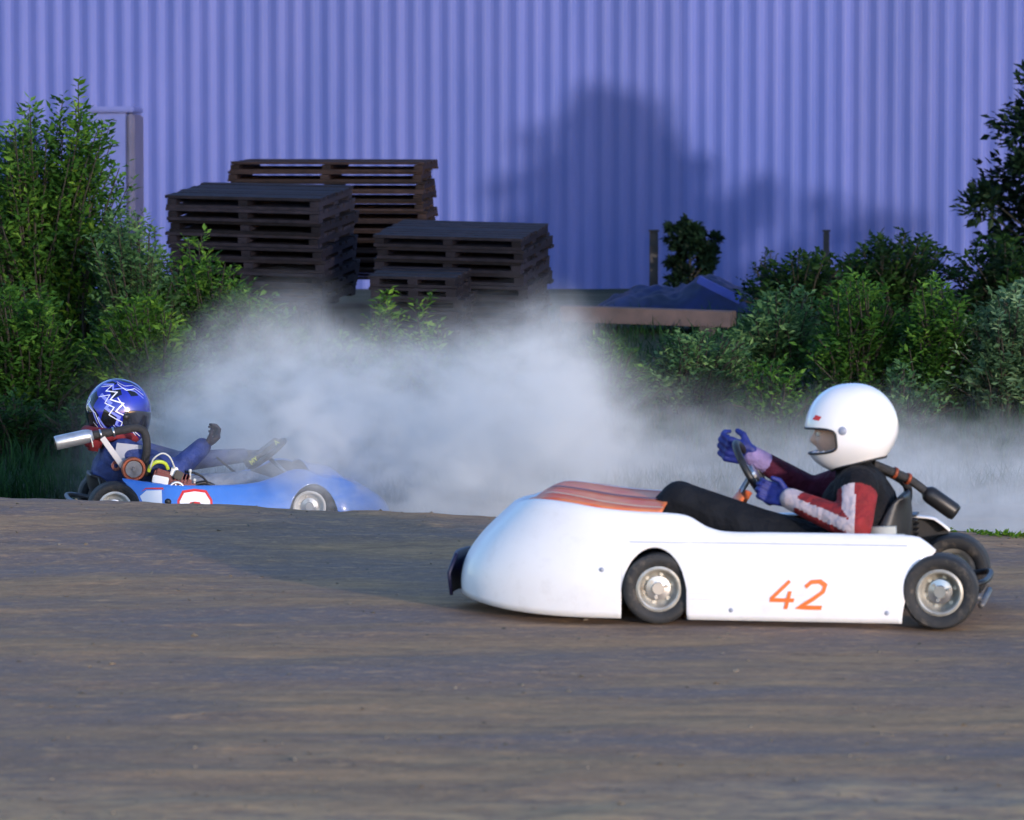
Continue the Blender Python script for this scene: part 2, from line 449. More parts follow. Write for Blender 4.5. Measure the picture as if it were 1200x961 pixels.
mb.m = [0] * len(mb.f)
g = mb.build('ground', M['dirt'], smooth=True); tag(g, kind='structure')

# loose clods of earth
mb = MB(); r_ = random.Random(3)
for i in range(1100):
    x = r_.uniform(-3.2, 3.2); y = r_.uniform(9.4, 18.2)
    if i < 260: y = r_.uniform(9.6, 11.2)
    elif i < 420: y = crest_y(x) + r_.uniform(-.5, .12)
    s = r_.choice((.003, .004, .005, .006, .008)) * r_.uniform(.7, 1.3)
    vs = [Vector(v) for v in ((1,0,0),(-1,0,0),(0,1,0),(0,-1,0),(0,0,1),(0,0,-1))]
    rot = Matrix.Rotation(r_.uniform(0, 6), 3, 'Z') @ Matrix.Rotation(r_.uniform(0, 1), 3, 'X')
    vs = [rot @ Vector((v.x * s * r_.uniform(.9, 1.8), v.y * s * r_.uniform(.7, 1.4), v.z * s * r_.uniform(.35, .6))) + Vector((x, y, ground_z(x, y) + s * .25)) for v in vs]
    mb.add(vs, [(0,2,4),(2,1,4),(1,3,4),(3,0,4),(2,0,5),(1,2,5),(3,1,5),(0,3,5)])
o = mb.build('dirt_clods', M['clod']); tag(o, 'small loose clods of brown earth scattered over the track', 'dirt clods', kind='stuff')

# ------------------------------------------------------------------ warehouse
def make_warehouse():
    root = empty('metal_warehouse', (0, 42, .5)); tag(root, 'large blue corrugated metal warehouse filling the background', 'warehouse')
    x0, x1, z0, z1, p = -18.0, 15.0, .06, 6.5, .187
    mb = MB(); prof = []; x = x0
    while x < x1:
        for fx, y in ((0, 0), (.18, -.004), (.34, -.016), (.50, -.028), (.66, -.030), (.76, -.026), (.88, -.012)): prof.append((x + fx * p, y))
        x += p
    zs = [z0, 1.5, 3.0, 4.5, z1]
    for (a, y) in prof:
        for z in zs: mb.v.append((a, y, z))
    k = len(zs)
    for i in range(len(prof) - 1):
        for j in range(k - 1): mb.f.append((i * k + j, (i + 1) * k + j, (i + 1) * k + j + 1, i * k + j + 1)); mb.m.append(0)
    mb.build('front_wall', M['cladding'], root)
    MB().box((x0 - .02, 11, 3.25), (.05, 22, 6.5)).build('side_wall', M['cladding'], root)
    MB().box((x1 + .03, 11, 3.25), (.05, 22, 6.5)).build('side_wall', M['cladding'], root)
    MB().box(((x0 + x1) / 2, 22.03, 3.25), (x1 - x0 + .2, .05, 6.5)).build('back_wall', M['cladding'], root)
    rf = MB(); a, b = x0 - .3, x1 + .3
    rf.add([(a, -.3, 6.5), (b, -.3, 6.5), (b, 11, 8.2), (a, 11, 8.2), (a, 22.3, 6.5), (b, 22.3, 6.5)], [(0, 1, 2, 3), (3, 2, 5, 4), (0, 3, 4), (1, 5, 2)])
    rf.build('roof', M['roof'], root)
    MB().box(((x0 + x1) / 2, .06, -.1), (x1 - x0, .26, .31)).build('base_plinth', M['concrete'], root)
make_warehouse()

# pale cabinet by the wall
def make_cabinet():
    a = at(100, 131, 39.2); b = at(164, 131, 39.2); gz = ground_z(a.x, 39.2)
    root = empty('metal_cabinet', (0, 0, 0)); tag(root, 'tall pale blue metal cabinet with shaded side painted grey, behind the tall left shrub', 'cabinet')
    h = a.z - gz; c = Vector(((a.x + b.x) / 2, 39.5, gz))
    root.location = c; root.rotation_euler = (0, 0, R(-3)); w = b.x - a.x
    MB().box((-.04, 0, h / 2), (w - .1, .6, h), bev=.03).build('cabinet_body', M['cabinet'], root)
    MB().box((w / 2 - .065, -.01, h / 2 - .01), (.08, .64, h - .03), bev=.02).build('shaded_side', M['cabinet_shade_grey'], root)  # strip coloured grey to stand for the cabinet's shaded face
    MB().box((-.02, 0, h + .02), (w - .02, .68, .06), bev=.015).build('lid', M['cabinet'], root)
make_cabinet()

# ------------------------------------------------------------------ pallets
def pallet_proto(w, d, h, mats, seed):
    r = random.Random(seed)
    root = empty('wooden_pallet')
    t = h * .25; sh = h - 2 * t - .004
    m = MB(); nb = 8; bw = d / nb
    for k in range(nb):
        m.box((r.uniform(-.01, .01), -d / 2 + bw * (k + .5), h - t / 2 + r.uniform(-.003, .003)), (w * r.uniform(.985, 1.01), bw * .76, t))
    m.build('top_deck', mats, root)
    for k in (-1, 0, 1):
        s = MB(); s.box((k * (w / 2 - .05), 0, t + .002 + sh / 2), (.075, d * .985, sh)); s.build('stringer', mats, root)
    m = MB()
    for k in (-1, 0, 1): m.box((r.uniform(-.01, .01), k * (d / 2 - .07), t / 2), (w * .99, .12, t))
    m.build('bottom_deck', mats, root)
    return root
ORD = ['topmost', 'second from the top', 'third from the top', 'fourth from the top', 'fifth from the top', 'sixth from the top', 'seventh from the top',
       'eighth from the top', 'ninth from the top', 'tenth from the top', 'eleventh from the top', 'twelfth from the top']
def stack(px, py, Y, w, d, h, n, yaw, tilt, mats, where, grp, seed):
    r = random.Random(seed)
    proto = pallet_proto(w, d, h, mats, seed)
    rot = Matrix.Rotation(R(tilt), 3, 'X') @ Matrix.Rotation(R(yaw), 3, 'Z')
    corner = at(px, py, Y); c_top = corner + rot @ Vector((w / 2, d / 2, 0))
    up = rot @ Vector((0, 0, 1))
    for k in range(n):
        o = proto if k == 0 else copy_tree(proto)
        jx, jy = r.uniform(-.028, .028), r.uniform(-.028, .028)
        if k == 0: jx -= .01
        o.location = c_top - up * (h * 1.03 * (k + 1)) + rot @ Vector((jx, jy, 0))
        o.rotation_euler = (rot @ Matrix.Rotation(R(r.uniform(-1.8, 1.8)), 3, 'Z')).to_euler()
        tag(o, 'dark wooden pallet, %s in %s' % (ORD[k], where), 'pallet', grp)
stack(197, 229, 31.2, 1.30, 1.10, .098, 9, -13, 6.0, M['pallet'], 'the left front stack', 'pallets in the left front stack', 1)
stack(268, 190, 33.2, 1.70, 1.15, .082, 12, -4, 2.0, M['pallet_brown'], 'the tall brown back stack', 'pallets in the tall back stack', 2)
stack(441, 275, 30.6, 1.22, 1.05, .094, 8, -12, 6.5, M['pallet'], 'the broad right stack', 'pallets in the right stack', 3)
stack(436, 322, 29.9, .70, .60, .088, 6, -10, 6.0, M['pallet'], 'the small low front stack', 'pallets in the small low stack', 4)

# timber, tarpaulin and posts near the wall
def board(name, a, b, hh, dd, mat, label, cat, parts=True):
    a = Vector(a); b = Vector(b); d = b - a; L = d.length
    root = empty(name, (a + b) / 2); root.rotation_euler = d.to_track_quat('X', 'Z').to_euler()
    tag(root, label, cat)
    return root, L
root, L = board('timber_slab', at(656, 367, 31.0), at(860, 374, 30.8), .13, .5, None, 'long pinkish timber slab lying flat right of the pallet stacks', 'timber')
for k in range(4):
    MB().box((0, -.18 + k * .125 + .1, .0 + rnd.uniform(-.004, .004)), (L * rnd.uniform(.97, 1), .118, .125), bev=.006).build('plank', M['timber'], root)
for i, u in enumerate((-.36, .33)):
    c = root.location + (root.rotation_euler.to_matrix() @ Vector((u * L, .1, 0)))
    gz = ground_z(c.x, c.y)
    h = max(.06, c.z - .0625 - gz + .03)
    o = MB().box((0, 0, 0), (.14, .62, h), bev=.008).build('timber_bearer', M['timber_dark']); o.location = (c.x, c.y, c.z - .064 - h / 2)
    tag(o, ['dark bearer block under the left end of the pinkish timber slab', 'dark bearer block under the right end of the pinkish timber slab'][i], 'bearer', 'bearers under the timber slab')
def make_tarp():
    mb = MB(); nx, ny = 70, 40; c = at(795, 352, 33.0); gz = ground_z(c.x, 33.0)
    w, d = 1.45, 1.1
    for j in range(ny + 1):
        for i in range(nx + 1):
            u = i / nx * 2 - 1; v = j / ny * 2 - 1
            e = (1 - abs(u) ** 3) * (1 - abs(v) ** 3)
            hgt = .17 + .15 * sstep((u + .1) / .5)
            n_ = noise.noise(Vector((u * 2.4, v * 2.4, 1))) + .5 * abs(noise.noise(Vector((u * 6, v * 5, 4)))) 
            mb.v.append((c.x + u * w / 2 + .05 * noise.noise(Vector((u * 3, v * 3, 8))), 33.2 + v * d / 2, gz - .02 + e * (hgt + .11 * n_)))
    for j in range(ny):
        for i in range(nx): mb.f.append((j * (nx + 1) + i, j * (nx + 1) + i + 1, (j + 1) * (nx + 1) + i + 1, (j + 1) * (nx + 1) + i)); mb.m.append(0)
    o = mb.build('tarpaulin', M['tarp'], smooth=True)
    tag(o, 'crumpled dark blue tarpaulin heaped behind the timber slab', 'tarpaulin')
make_tarp()
a = at(818, 327, 32.55); b = at(868, 352, 32.5); d = b - a
o = MB().box((0, 0, 0), (d.length, .05, .07), bev=.006).build('metal_beam', M['beam_blue']); o.location = (a + b) / 2; o.rotation_euler = d.to_track_quat('X', 'Z').to_euler()
tag(o, 'bright blue metal beam leaning across the blue tarpaulin', 'beam')
def post(px, ptop, Y, w, label):
    p = at(px, ptop, Y); gz = ground_z(p.x, Y) - .05
    root = empty('wooden_post', (p.x, Y, gz)); tag(root, label, 'post')
    h = p.z - gz
    MB().box((0, 0, h / 2), (w, w, h), bev=.008).build('post_shaft', M['post'], root)
    MB().box((0, 0, h + .012), (w + .02, w + .02, .025), bev=.006).build('post_cap', M['post'], root)
post(766, 272, 38.5, .085, 'thin dark post in front of the wall left of the small dark tree')
post(968, 272, 39.5, .06, 'thin faint post in front of the wall above the right bushes')

# ------------------------------------------------------------------ vegetation
def leaf(mb, p, d, nrm, L, w, tint):
    d = d.normalized(); s = d.cross(nrm)
    if s.length < 1e-4: s = d.orthogonal()
    s.normalize(); n2 = s.cross(d)
    k = len(mb.v)
    mb.v += [tuple(p), tuple(p + d * L * .45 + s * w + n2 * L * .06), tuple(p + d * L - n2 * L * .1), tuple(p + d * L * .45 - s * w + n2 * L * .06)]
    mb.f += [(k, k + 1, k + 2), (k, k + 2, k + 3)]; mb.m += [0, 0]; mb.t += [tint, tint]
def rv(r, s=1.0): return Vector((r.gauss(0, s), r.gauss(0, s), r.gauss(0, s)))

def shrub(px0, px1, ytop, Y, depth, stems, LL, pal, label, seed, peak=.5, base=None, name='shrub', cat='shrub', group=None, dens=1.0, spread=.45, gap=.055, fall=.62):
    r = random.Random(seed)
    w = (px1 - px0) / F * Y; cx = ((px0 + px1) / 2 - 600) / F * Y
    gz = ground_z(cx, Y) - .03
    top = CAM_H - (ytop - HOR) / F * Y; h = top - gz
    root = empty(name, (cx, Y, gz)); tag(root, label, cat, group)
    tr = MB(); cr = MB()
    for i in range(stems):
        u = (r.random() + r.random()) - 1 if i % 3 else r.uniform(-1, 1)
        v = r.uniform(-1, 1)
        q = abs(u - (peak * 2 - 1)) / (1 + abs(peak * 2 - 1))
        hh = h * (1 - fall * q ** 1.6) * r.uniform(.45, 1.0) if i > 3 else h * (1 - fall * q ** 1.6) * r.uniform(.92, 1)
        hh = max(.2, hh)
        b0 = Vector((u * w * .22 + r.gauss(0, .03), v * depth * .22, 0))
        t0 = Vector((u * w * .5, v * depth * .5, hh))
        mid = b0.lerp(t0, .5) + Vector((-u * w * .06, -v * depth * .06, hh * .1)) + rv(r, .02)
        pts = [b0, mid, t0]; cp = curve_pts(pts, 5)
        tr.tube(cp, [lerp(.012, .003, k / (len(cp) - 1)) for k in range(len(cp))], 4)
        st = r.gauss(0, .16)          # each stem has its own leaf age
        length = sum((cp[k + 1] - cp[k]).length for k in range(len(cp) - 1))
        nt = max(3, int(length / gap * dens))
        for k in range(nt):
            t = .04 + .96 * (k + r.random()) / nt
            f = t * (len(cp) - 1); a = min(int(f), len(cp) - 2)
            p = cp[a].lerp(cp[a + 1], f - a); tan = (cp[a + 1] - cp[a]).normalized()
            ang = r.uniform(0, 6.283)
            out = Vector((math.cos(ang), math.sin(ang), 0))
            d = (out * spread * 2 + tan * .8 + Vector((0, 0, .25))).normalized()
            tl = lerp(.30, .08, t) * r.uniform(.6, 1.25) * min(1.0, h / 1.2 + .3)
            tt = max(0, min(1, .40 + st * 1.3 + r.gauss(0, .13) + (.10 if t > .85 else 0)))
            nl = max(3, int(tl / .026))
            for q2 in range(nl):
                s = (q2 + .6) / nl
                pp = p + d * tl * s - Vector((0, 0, .05 * s * s * tl))
                side = d.cross(Vector((0, 0, 1)));
                if side.length < 1e-3: side = Vector((1, 0, 0))
                side.normalize()
                ld = d * .7 + side * (1 if q2 % 2 else -1) * .8 + rv(r, .28)
                nn = Vector((0, 0, 1)) + rv(r, .5)
                L = LL * r.uniform(.65, 1.25)
                leaf(cr, pp, ld, nn, L, L * .24, max(0, min(1, tt + r.gauss(0, .09))))
    tr.build('stems', M['bark'], root); cr.build('foliage', LEAF[pal], root)
    return root

def tree(px, trunk_px, ytop, Y, wpx, ybot, pal, label, seed, nclump, LL, lean=0, name='tree', dens=100, conic=0.0):
    r = random.Random(seed)
    bx = (trunk_px - 600) / F * Y; gz = ground_z(bx, Y) - .05
    cx = (px - 600) / F * Y - bx; top = CAM_H - (ytop - HOR) / F * Y - gz; bot = CAM_H - (ybot - HOR) / F * Y - gz; w = wpx / F * Y
    root = empty(name, (bx, Y, gz)); tag(root, label, 'tree')
    tr = MB(); cr = MB()
    spine = curve_pts([(0, 0, 0), (cx * .3, 0, bot * .7 + .1), (cx * .9, 0, lerp(bot, top, .6)), (cx, 0, top * .97)], 6)
    rt = .018 * top + .012
    tr.tube(spine, [lerp(rt, rt * .15, k / (len(spine) - 1)) for k in range(len(spine))], 8)
    for i in range(nclump):
        t = (i + r.random()) / nclump
        z = lerp(bot, top, t)
        prof = (math.sin(math.pi * min(1, (t * .85 + .13))) ** .7) * (1 - conic) + conic * (1 - t)
        ang = r.uniform(0, 6.283); rad = w * .5 * prof * math.sqrt(r.uniform(.15, 1)) * r.uniform(.75, 1.05)
        rad *= 1 + .45 * noise.noise(Vector((math.cos(ang) * 1.3, math.sin(ang) * 1.3, t * 3.2 + seed)))
        c = Vector((cx * min(1, .4 + t) + math.cos(ang) * rad, math.sin(ang) * rad * .9, z * (1 + .26 * noise.noise(Vector((math.cos(ang) * rad * 1.5 + seed, math.sin(ang) * rad * .7, .4))))))
        if i % 5 == 0: c = Vector((c.x * 1.0 + math.cos(ang) * rad * .22, c.y * 1.1, c.z + .10 * rad + .05))
        k = min(len(spine) - 2, max(1, int((z - .25 * rad) / top * (len(spine) - 1))))
        s0 = spine[k]
        limb = curve_pts([s0, s0.lerp(c, .5) + Vector((0, 0, -.05 * rad)), c], 4)
        tr.tube(limb, [lerp(rt * .35, .004, q / (len(limb) - 1)) for q in range(len(limb))], 4)
        cs = w * .12 * r.uniform(.55, 1.3) * (.55 if i % 5 == 0 else 1); ct = r.gauss(.45, .17)
        out = (c - s0).normalized()
        for q in range(int(dens * r.uniform(.7, 1.2))):
            o_ = rv(r, 1); o_ = o_ * (cs * r.uniform(.2, 1) / max(.3, o_.length)); o_.z *= .75
            d = o_.normalized() * .7 + out * .5 + rv(r, .4)
            L = LL * r.uniform(.6, 1.3)
            leaf(cr, c + o_, d, Vector((0, 0, 1)) + rv(r, .6), L, L * .28, max(0, min(1, ct + r.gauss(0, .12))))
    tr.build('trunk', M['bark'], root, True); cr.build('crown', LEAF[pal], root)
    return root

GL = 'shrubs growing on the bank at left'; GR = 'shrubs growing on the bank at right'
# left group
shrub(-70, 158, 112, 27.6, 1.2, 190, .066, 'mid', 'tall green shrub at the left edge reaching highest up the wall', 11, peak=.62, fall=.42, group=GL)
shrub(70, 118, 86, 27.3, .2, 5, .085, 'fresh', 'thin leafy sprig rising above the tall left shrub', 12, name='sapling', cat='sapling', group='thin leafy saplings', gap=.08)
shrub(96, 236, 240, 26.9, .9, 110, .058, 'grey', 'grey-green shrub just right of the tall left shrub', 13, peak=.35, group=GL)
shrub(165, 330, 276, 27.2, .9, 110, .060, 'mid', 'rounded green shrub below the left front pallet stack', 14, peak=.4, group=GL)
shrub(-60, 125, 330, 25.9, .9, 120, .060, 'mid', 'broad low shrub at the left edge behind the blue helmet', 15, group=GL, peak=.45)
shrub(90, 270, 345, 25.6, .8, 110, .058, 'fresh', 'bright yellow-green low shrub above the blue helmet', 16, group=GL, peak=.45)
shrub(235, 385, 340, 26.4, .8, 90, .055, 'mid', 'low green shrub at the left edge of the dust cloud', 17, group=GL, peak=.3)
shrub(-40, 70, 462, 24.6, .6, 60, .055, 'undergrowth', 'dark leafy undergrowth at the left edge beside the blue helmet', 18, group=GL, fall=.3)
shrub(40, 150, 470, 24.4, .6, 60, .055, 'undergrowth', 'dark leafy undergrowth directly behind the blue helmet', 19, group=GL, fall=.3)
shrub(130, 260, 455, 24.8, .6, 60, .055, 'undergrowth', 'dark leafy undergrowth in the dust right of the blue helmet', 20, group=GL, fall=.3)
# middle
GM = 'thin leafy saplings'
shrub(428, 470, 336, 26.8, .3, 9, .062, 'fresh', 'left sapling of the pair before the small pallet stack', 21, name='sapling', cat='sapling', group=GM, gap=.05)
shrub(472, 522, 338, 26.9, .3, 10, .062, 'fresh', 'right sapling of the pair before the small pallet stack', 22, name='sapling', cat='sapling', group=GM, gap=.05)
shrub(350, 470, 385, 26.2, .8, 44, .055, 'mid', 'hazy shrub in the dust left of the sapling pair', 23, group=GL)
shrub(500, 640, 392, 26.0, .8, 44, .055, 'grey', 'hazy shrub in the dust right of the sapling pair', 24, group=GL)
shrub(640, 780, 392, 26.0, .8, 90, .055, 'mid', 'hazy green shrub in the dust below the timber slab', 25, group=GR)
shrub(715, 900, 385, 26.4, .9, 110, .055, 'grey', 'pale hazy shrub left of the white helmet', 26, group=GR, peak=.6)
# right
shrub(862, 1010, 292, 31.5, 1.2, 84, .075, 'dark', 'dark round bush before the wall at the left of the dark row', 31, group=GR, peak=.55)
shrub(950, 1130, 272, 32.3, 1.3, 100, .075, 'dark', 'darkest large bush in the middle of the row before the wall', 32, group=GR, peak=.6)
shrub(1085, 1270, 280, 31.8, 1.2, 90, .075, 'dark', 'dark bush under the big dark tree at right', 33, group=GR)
shrub(868, 935, 292, 35.5, .5, 14, .05, 'dark', 'wispy thin shrub against the wall beside the blue tarpaulin', 34, group=GR, gap=.09)
shrub(840, 972, 334, 27.4, .9, 96, .058, 'grey', 'grey-green shrub with upright shoots above the white helmet', 35, group=GR, peak=.7)
shrub(925, 1085, 318, 26.8, .9, 110, .060, 'mid', 'leafy green shrub directly behind the white helmet', 36, group=GR, peak=.5)
shrub(1050, 1150, 322, 26.5, .8, 96, .060, 'mid', 'fresh green shrub with tall shoots right of the white helmet', 37, group=GR, peak=.4, fall=.5)
shrub(1110, 1260, 330, 26.2, .9, 110, .064, 'silver', 'silvery leaved shrub at the right edge', 38, group=GR, peak=.55)
shrub(850, 960, 420, 25.6, .7, 44, .055, 'mid', 'low shrub in thin dust just left of the white helmet', 39, group=GR)
shrub(1000, 1120, 430, 25.4, .7, 48, .055, 'grey', 'low dark green shrub in the dust right of the white helmet', 40, group=GR)
# trees
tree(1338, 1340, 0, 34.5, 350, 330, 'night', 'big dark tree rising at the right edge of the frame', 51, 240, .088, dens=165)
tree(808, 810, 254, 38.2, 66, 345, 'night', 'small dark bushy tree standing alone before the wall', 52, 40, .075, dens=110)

tree(1600, 1590, 130, 34.8, 330, 330, 'night', 'broad dark tree beyond the right edge of the frame', 53, 44, .09, dens=90)
# long grass on the bank (stuff)
def make_grass():
    r = random.Random(5); mb = MB()
    for i in range(40000):
        y = 21.9 + 10 * r.random() ** 1.6; x = (r.uniform(-.155, .155) if i < 26000 else r.choice((-1, 1)) * r.uniform(.15, .34)) * y
        if noise.noise(Vector((x * 1.3, y * .9, 2))) < -.28: continue
        z = ground_z(x, y, False) - .02
        h = r.uniform(.08, .24) * (1.2 if x < -1.5 else .9); a = r.uniform(0, 6.28); ln = r.uniform(.05, .16)
        wv = Vector((math.cos(a + 1.57), math.sin(a + 1.57), 0)) * .006
        p0 = Vector((x, y, z)); p1 = p0 + Vector((math.cos(a) * ln * .3, math.sin(a) * ln * .3, h * .6)); p2 = p0 + Vector((math.cos(a) * ln, math.sin(a) * ln, h))
        k = len(mb.v); mb.v += [tuple(p0 - wv), tuple(p0 + wv), tuple(p1 + wv * .7), tuple(p1 - wv * .7), tuple(p2)]
        mb.f += [(k, k + 1, k + 2, k + 3), (k + 3, k + 2, k + 4)]; t = max(0, min(1, r.gauss(.45, .2))); mb.t += [t, t]; mb.m += [0, 0]
    o = mb.build('long_grass', LEAF['grass']); tag(o, 'long dark green grass covering the bank behind the track', 'grass', kind='stuff')
    mb = MB()
    for i in range(420):
        px = r.choice((1075, 1090, 1105, 1150, 1165, 1180, 1200)) + r.gauss(0, 9); Y = 17.75 + r.gauss(0, .05)
        x = (px - 600) / F * Y; y = crest_y(x) + .05 + r.gauss(0, .06); z = ground_z(x, y) - .003
        d = Vector((r.gauss(0, 1), r.gauss(0, 1), r.uniform(.2, .9))); L = r.uniform(.015, .04)
        leaf(mb, Vector((x, y, z)), d, Vector((0, 0, 1)) + rv(r, .4), L, L * .25, max(0, min(1, r.gauss(.5, .2))))
    o = mb.build('crest_weeds', LEAF['weed']); tag(o, 'low bright green weeds along the crest of the track', 'weeds', kind='stuff')
make_grass()

# ------------------------------------------------------------------ kart kit
class Frame:      # local frame of a kart: maps photo pixels at a lateral offset to local coordinates
    def __init__(s, loc, ang):
        s.loc = Vector(loc); s.a = R(ang)
        s.f = Vector((math.cos(s.a), math.sin(s.a), 0)); s.l = Vector((-math.sin(s.a), math.cos(s.a), 0))
    def L(s, px, py, yl):
        k = (px - 600) / F
        # loc.x + x f.x + yl l.x = k (loc.y + x f.y + yl l.y)
        x = (k * (s.loc.y + yl * s.l.y) - s.loc.x - yl * s.l.x) / (s.f.x - k * s.f.y)
        Y = s.loc.y + x * s.f.y + yl * s.l.y
        return Vector((x, yl, CAM_H - (py - HOR) / F * Y - s.loc.z))

def make_wheel(parent, c, side, rad, wid, rimr, rim_mat, steer=0.0):
    ax = Vector((-math.sin(steer), math.cos(steer), 0)) * side     # outward axle
    hub = MB(); c = Vector(c)
    hub.lathe([(0.0001, wid * .30), (.022, wid * .30), (.024, wid * .22), (.045, wid * .20), (.047, -wid * .2), (.0001, -wid * .2)], c, ax, 24)
    for k in range(3):
        q = k * 2.094; a = ax.orthogonal().normalized(); b = ax.cross(a)
        hub.lathe([(.0001, wid * .27), (.007, wid * .27), (.007, wid * .2)], c + (a * math.cos(q) + b * math.sin(q)) * .033, ax, 8)
    w = hub.build('wheel', M['steel'], parent); smooth_by_angle(w)
    t = MB(); r0 = rimr
    t.lathe([(r0, wid * .36), (r0 + .010, wid * .46), (rad * .80, wid * .53), (rad * .92, wid * .52), (rad * .985, wid * .44), (rad, wid * .30), (rad, -wid * .30), (rad * .985, -wid * .44),
             (rad * .92, -wid * .52), (rad * .80, -wid * .53), (r0 + .01, -wid * .46), (r0, -wid * .36)], c, ax, 56, closed=True)
    o = t.build('tyre', M['tyre'], w); smooth_by_angle(o, 50)
    m = MB()
    m.lathe([(r0 + .006, wid * .44), (r0 - .002, wid * .47), (r0 - .008, wid * .44), (r0 - .010, wid * .22), (r0 - .022, wid * .10), (.042, wid * .06), (.042, wid * .02), (r0 - .024, wid * .04), (r0 - .014, -wid * .3), (r0 + .004, -wid * .44)], c, ax, 48)
    for k in range(6):     # lightening bosses
        q = k * math.pi / 3; a = ax.orthogonal().normalized(); b = ax.cross(a)
        m.lathe([(.0001, wid * .13), (.008, wid * .13), (.010, wid * .06)], c + (a * math.cos(q) + b * math.sin(q)) * (r0 * .68), ax, 8)
    o = m.build('rim', rim_mat, w); smooth_by_angle(o, 40)
    return w

def body_shell(parent, P, mat):
    """wrap-around bodywork: P holds zt table, straight end, tips, widths, arch."""
    xr, xs = P['x_rear_b'], P['x_str']; arch = P['arch']
    xl = []
    n = 70
    for i in range(n + 1): xl.append(lerp(xr, xs, i / n))
    for e in (arch[0] - arch[1], arch[0] + arch[1]): xl += [e - .0006, e + .0006]
    for i in range(13): xl.append(arch[0] + arch[1] * math.sin(lerp(-1.5, 1.5, i / 12)))
    xl = sorted(xl)
    stations = [('s', x) for x in xl] + [('c', lerp(0, math.pi / 2, i / 36)) for i in range(1, 37)]
    NV = 16
    def station(st):
        k, a = st
        if k == 's':
            xb = a; kk = max(0, 1 - (xb - xr) / .22); xt = xb - P['rear_over'] * kk * kk
            yb, yt = P['wb'], P['wt']; zb = P['zb']; bul = P['bulge']
            q = (xb - arch[0]) / arch[1]
            if abs(q) < 1: zb = arch[2] + (arch[3] - arch[2]) * math.sqrt(max(0, 1 - q * q)) 
            nx, ny = 0, 1
        else:
            s_, c_ = math.sin(a), math.cos(a) ** .8 if math.cos(a) > 0 else 0
            xb = xs + (P['tip_b'] - xs) * s_; xt = xs + (P['tip_t'] - xs) * s_
            yb, yt = P['wb'] * c_, P['wt'] * c_
            zb = P['zb'] + (P['zb_tip'] - P['zb']) * s_ ** 3; bul = P['bulge'] + (P['bulge_tip'] - P['bulge']) * s_ ** 2
            nx, ny = math.sin(a), math.cos(a)
        zt = stable(P['zt'], xt)
        row = []
        for j in range(NV + 1):
            v = j / NV
            x = xb + (xt - xb) * (v * v if k == 's' else v); y = lerp(yb, yt, v); z = lerp(zb, zt, v)
            # bulge follows true height so the side stays one surface over the arch
            vv = v if abs(zb - P['zb']) < .02 or k == 'c' else (z - P['zb']) / (zt - P['zb'])
            if k == 's' and zb > P['zb'] + .02: y = lerp(P['wb'], P['wt'], vv)
            bq = bul * math.sin(math.pi * min(1, max(0, vv)) ** .9)
            row.append(Vector((x + nx * bq, y + ny * bq, z)))
        # rolled lip
        d = Vector((-nx * .6, -ny, 0)).normalized()
        row.append(row[-1] + d * .012 + Vector((0, 0, .006)))
        row.append(row[-1] + d * .035 + Vector((0, 0, -.004)))
        return row
    rows = [station(s) for s in stations]
    full = rows + [[Vector((p.x, -p.y, p.z)) for p in r] for r in rows[:-1][::-1]]
    mb = MB(); nv = NV + 3
    for r in full: mb.v += [tuple(p) for p in r]
    for i in range(len(full) - 1):
        for j in range(nv - 1): mb.f.append((i * nv + j, i * nv + j + 1, (i + 1) * nv + j + 1, (i + 1) * nv + j)); mb.m.append(0)
    o = mb.build('bodywork', [mat, M['liner']], parent)
    smooth_by_angle(o, 50)
    md = o.modifiers.new('thick', 'SOLIDIFY'); md.thickness = .005; md.offset = 0; md.material_offset = 1
    def surf(x, z, side, off=.004):
        zt = stable(P['zt'], x); v = max(0, min(1, (z - P['zb']) / (zt - P['zb'])))
        y = lerp(P['wb'], P['wt'], v) + P['bulge'] * math.sin(math.pi * v ** .9 if v > 0 else 0)
        return Vector((x, side * (y + off), z))
    lip = [r[-1] for r in rows]
    return o, surf, lip

def hood(parent, lip, x_from, crown, mat, drop=.0):
    pts = [p for p in lip if p.x > x_from]
    mb = MB(); n = 22
    for p in pts:
        for k in range(n + 1):
            t = k / n * 2 - 1
            e = (1 - t * t)
            mb.v.append((p.x + .0, t * p.y, p.z + .004 + crown * e * sstep((pts[-1].x - p.x) / .14) - drop))
    for i in range(len(pts) - 1):
        for k in range(n): mb.f.append((i * (n + 1) + k, (i + 1) * (n + 1) + k, (i + 1) * (n + 1) + k + 1, i * (n + 1) + k + 1)); mb.m.append(0)
    o = mb.build('hood_panel', mat, parent, True)
    md = o.modifiers.new('thick', 'SOLIDIFY'); md.thickness = .006
    return o

def steering_wheel(parent, c, nrm, up, rad, rim_mat, hub_mat, base):
    c = Vector(c); nrm = Vector(nrm).normalized(); u = Vector(up); u = (u - nrm * u.dot(nrm)).normalized(); w = nrm.cross(u)
    ring = []
    for k in range(41):
        q = k / 40 * 6.2832
        rr = rad * (1 - .16 * max(0, -math.sin(q)) ** 3)
        ring.append(c + (w * math.cos(q) + u * math.sin(q)) * rr)
    o = MB().tube(ring, .014, 10, cap=False).build('steering_wheel', rim_mat, parent, True)
    m = MB()
    for q in (0.1, 3.04, 4.71): m.box(c + (w * math.cos(q) + u * math.sin(q)) * rad * .5, (rad * .98, .03, .006), Matrix((w, u, nrm)).transposed() @ Matrix.Rotation(q, 3, 'Z'))
    m.lathe([(.0001, .012), (.035, .012), (.04, -.012), (.0001, -.012)], c, nrm, 20)
    m.build('spoke', hub_mat, o)
    MB().tube([c - nrm * .012, base], .011, 8).build('steering_column', M['steel'], parent, True)
    return o, (c, nrm, u, w)

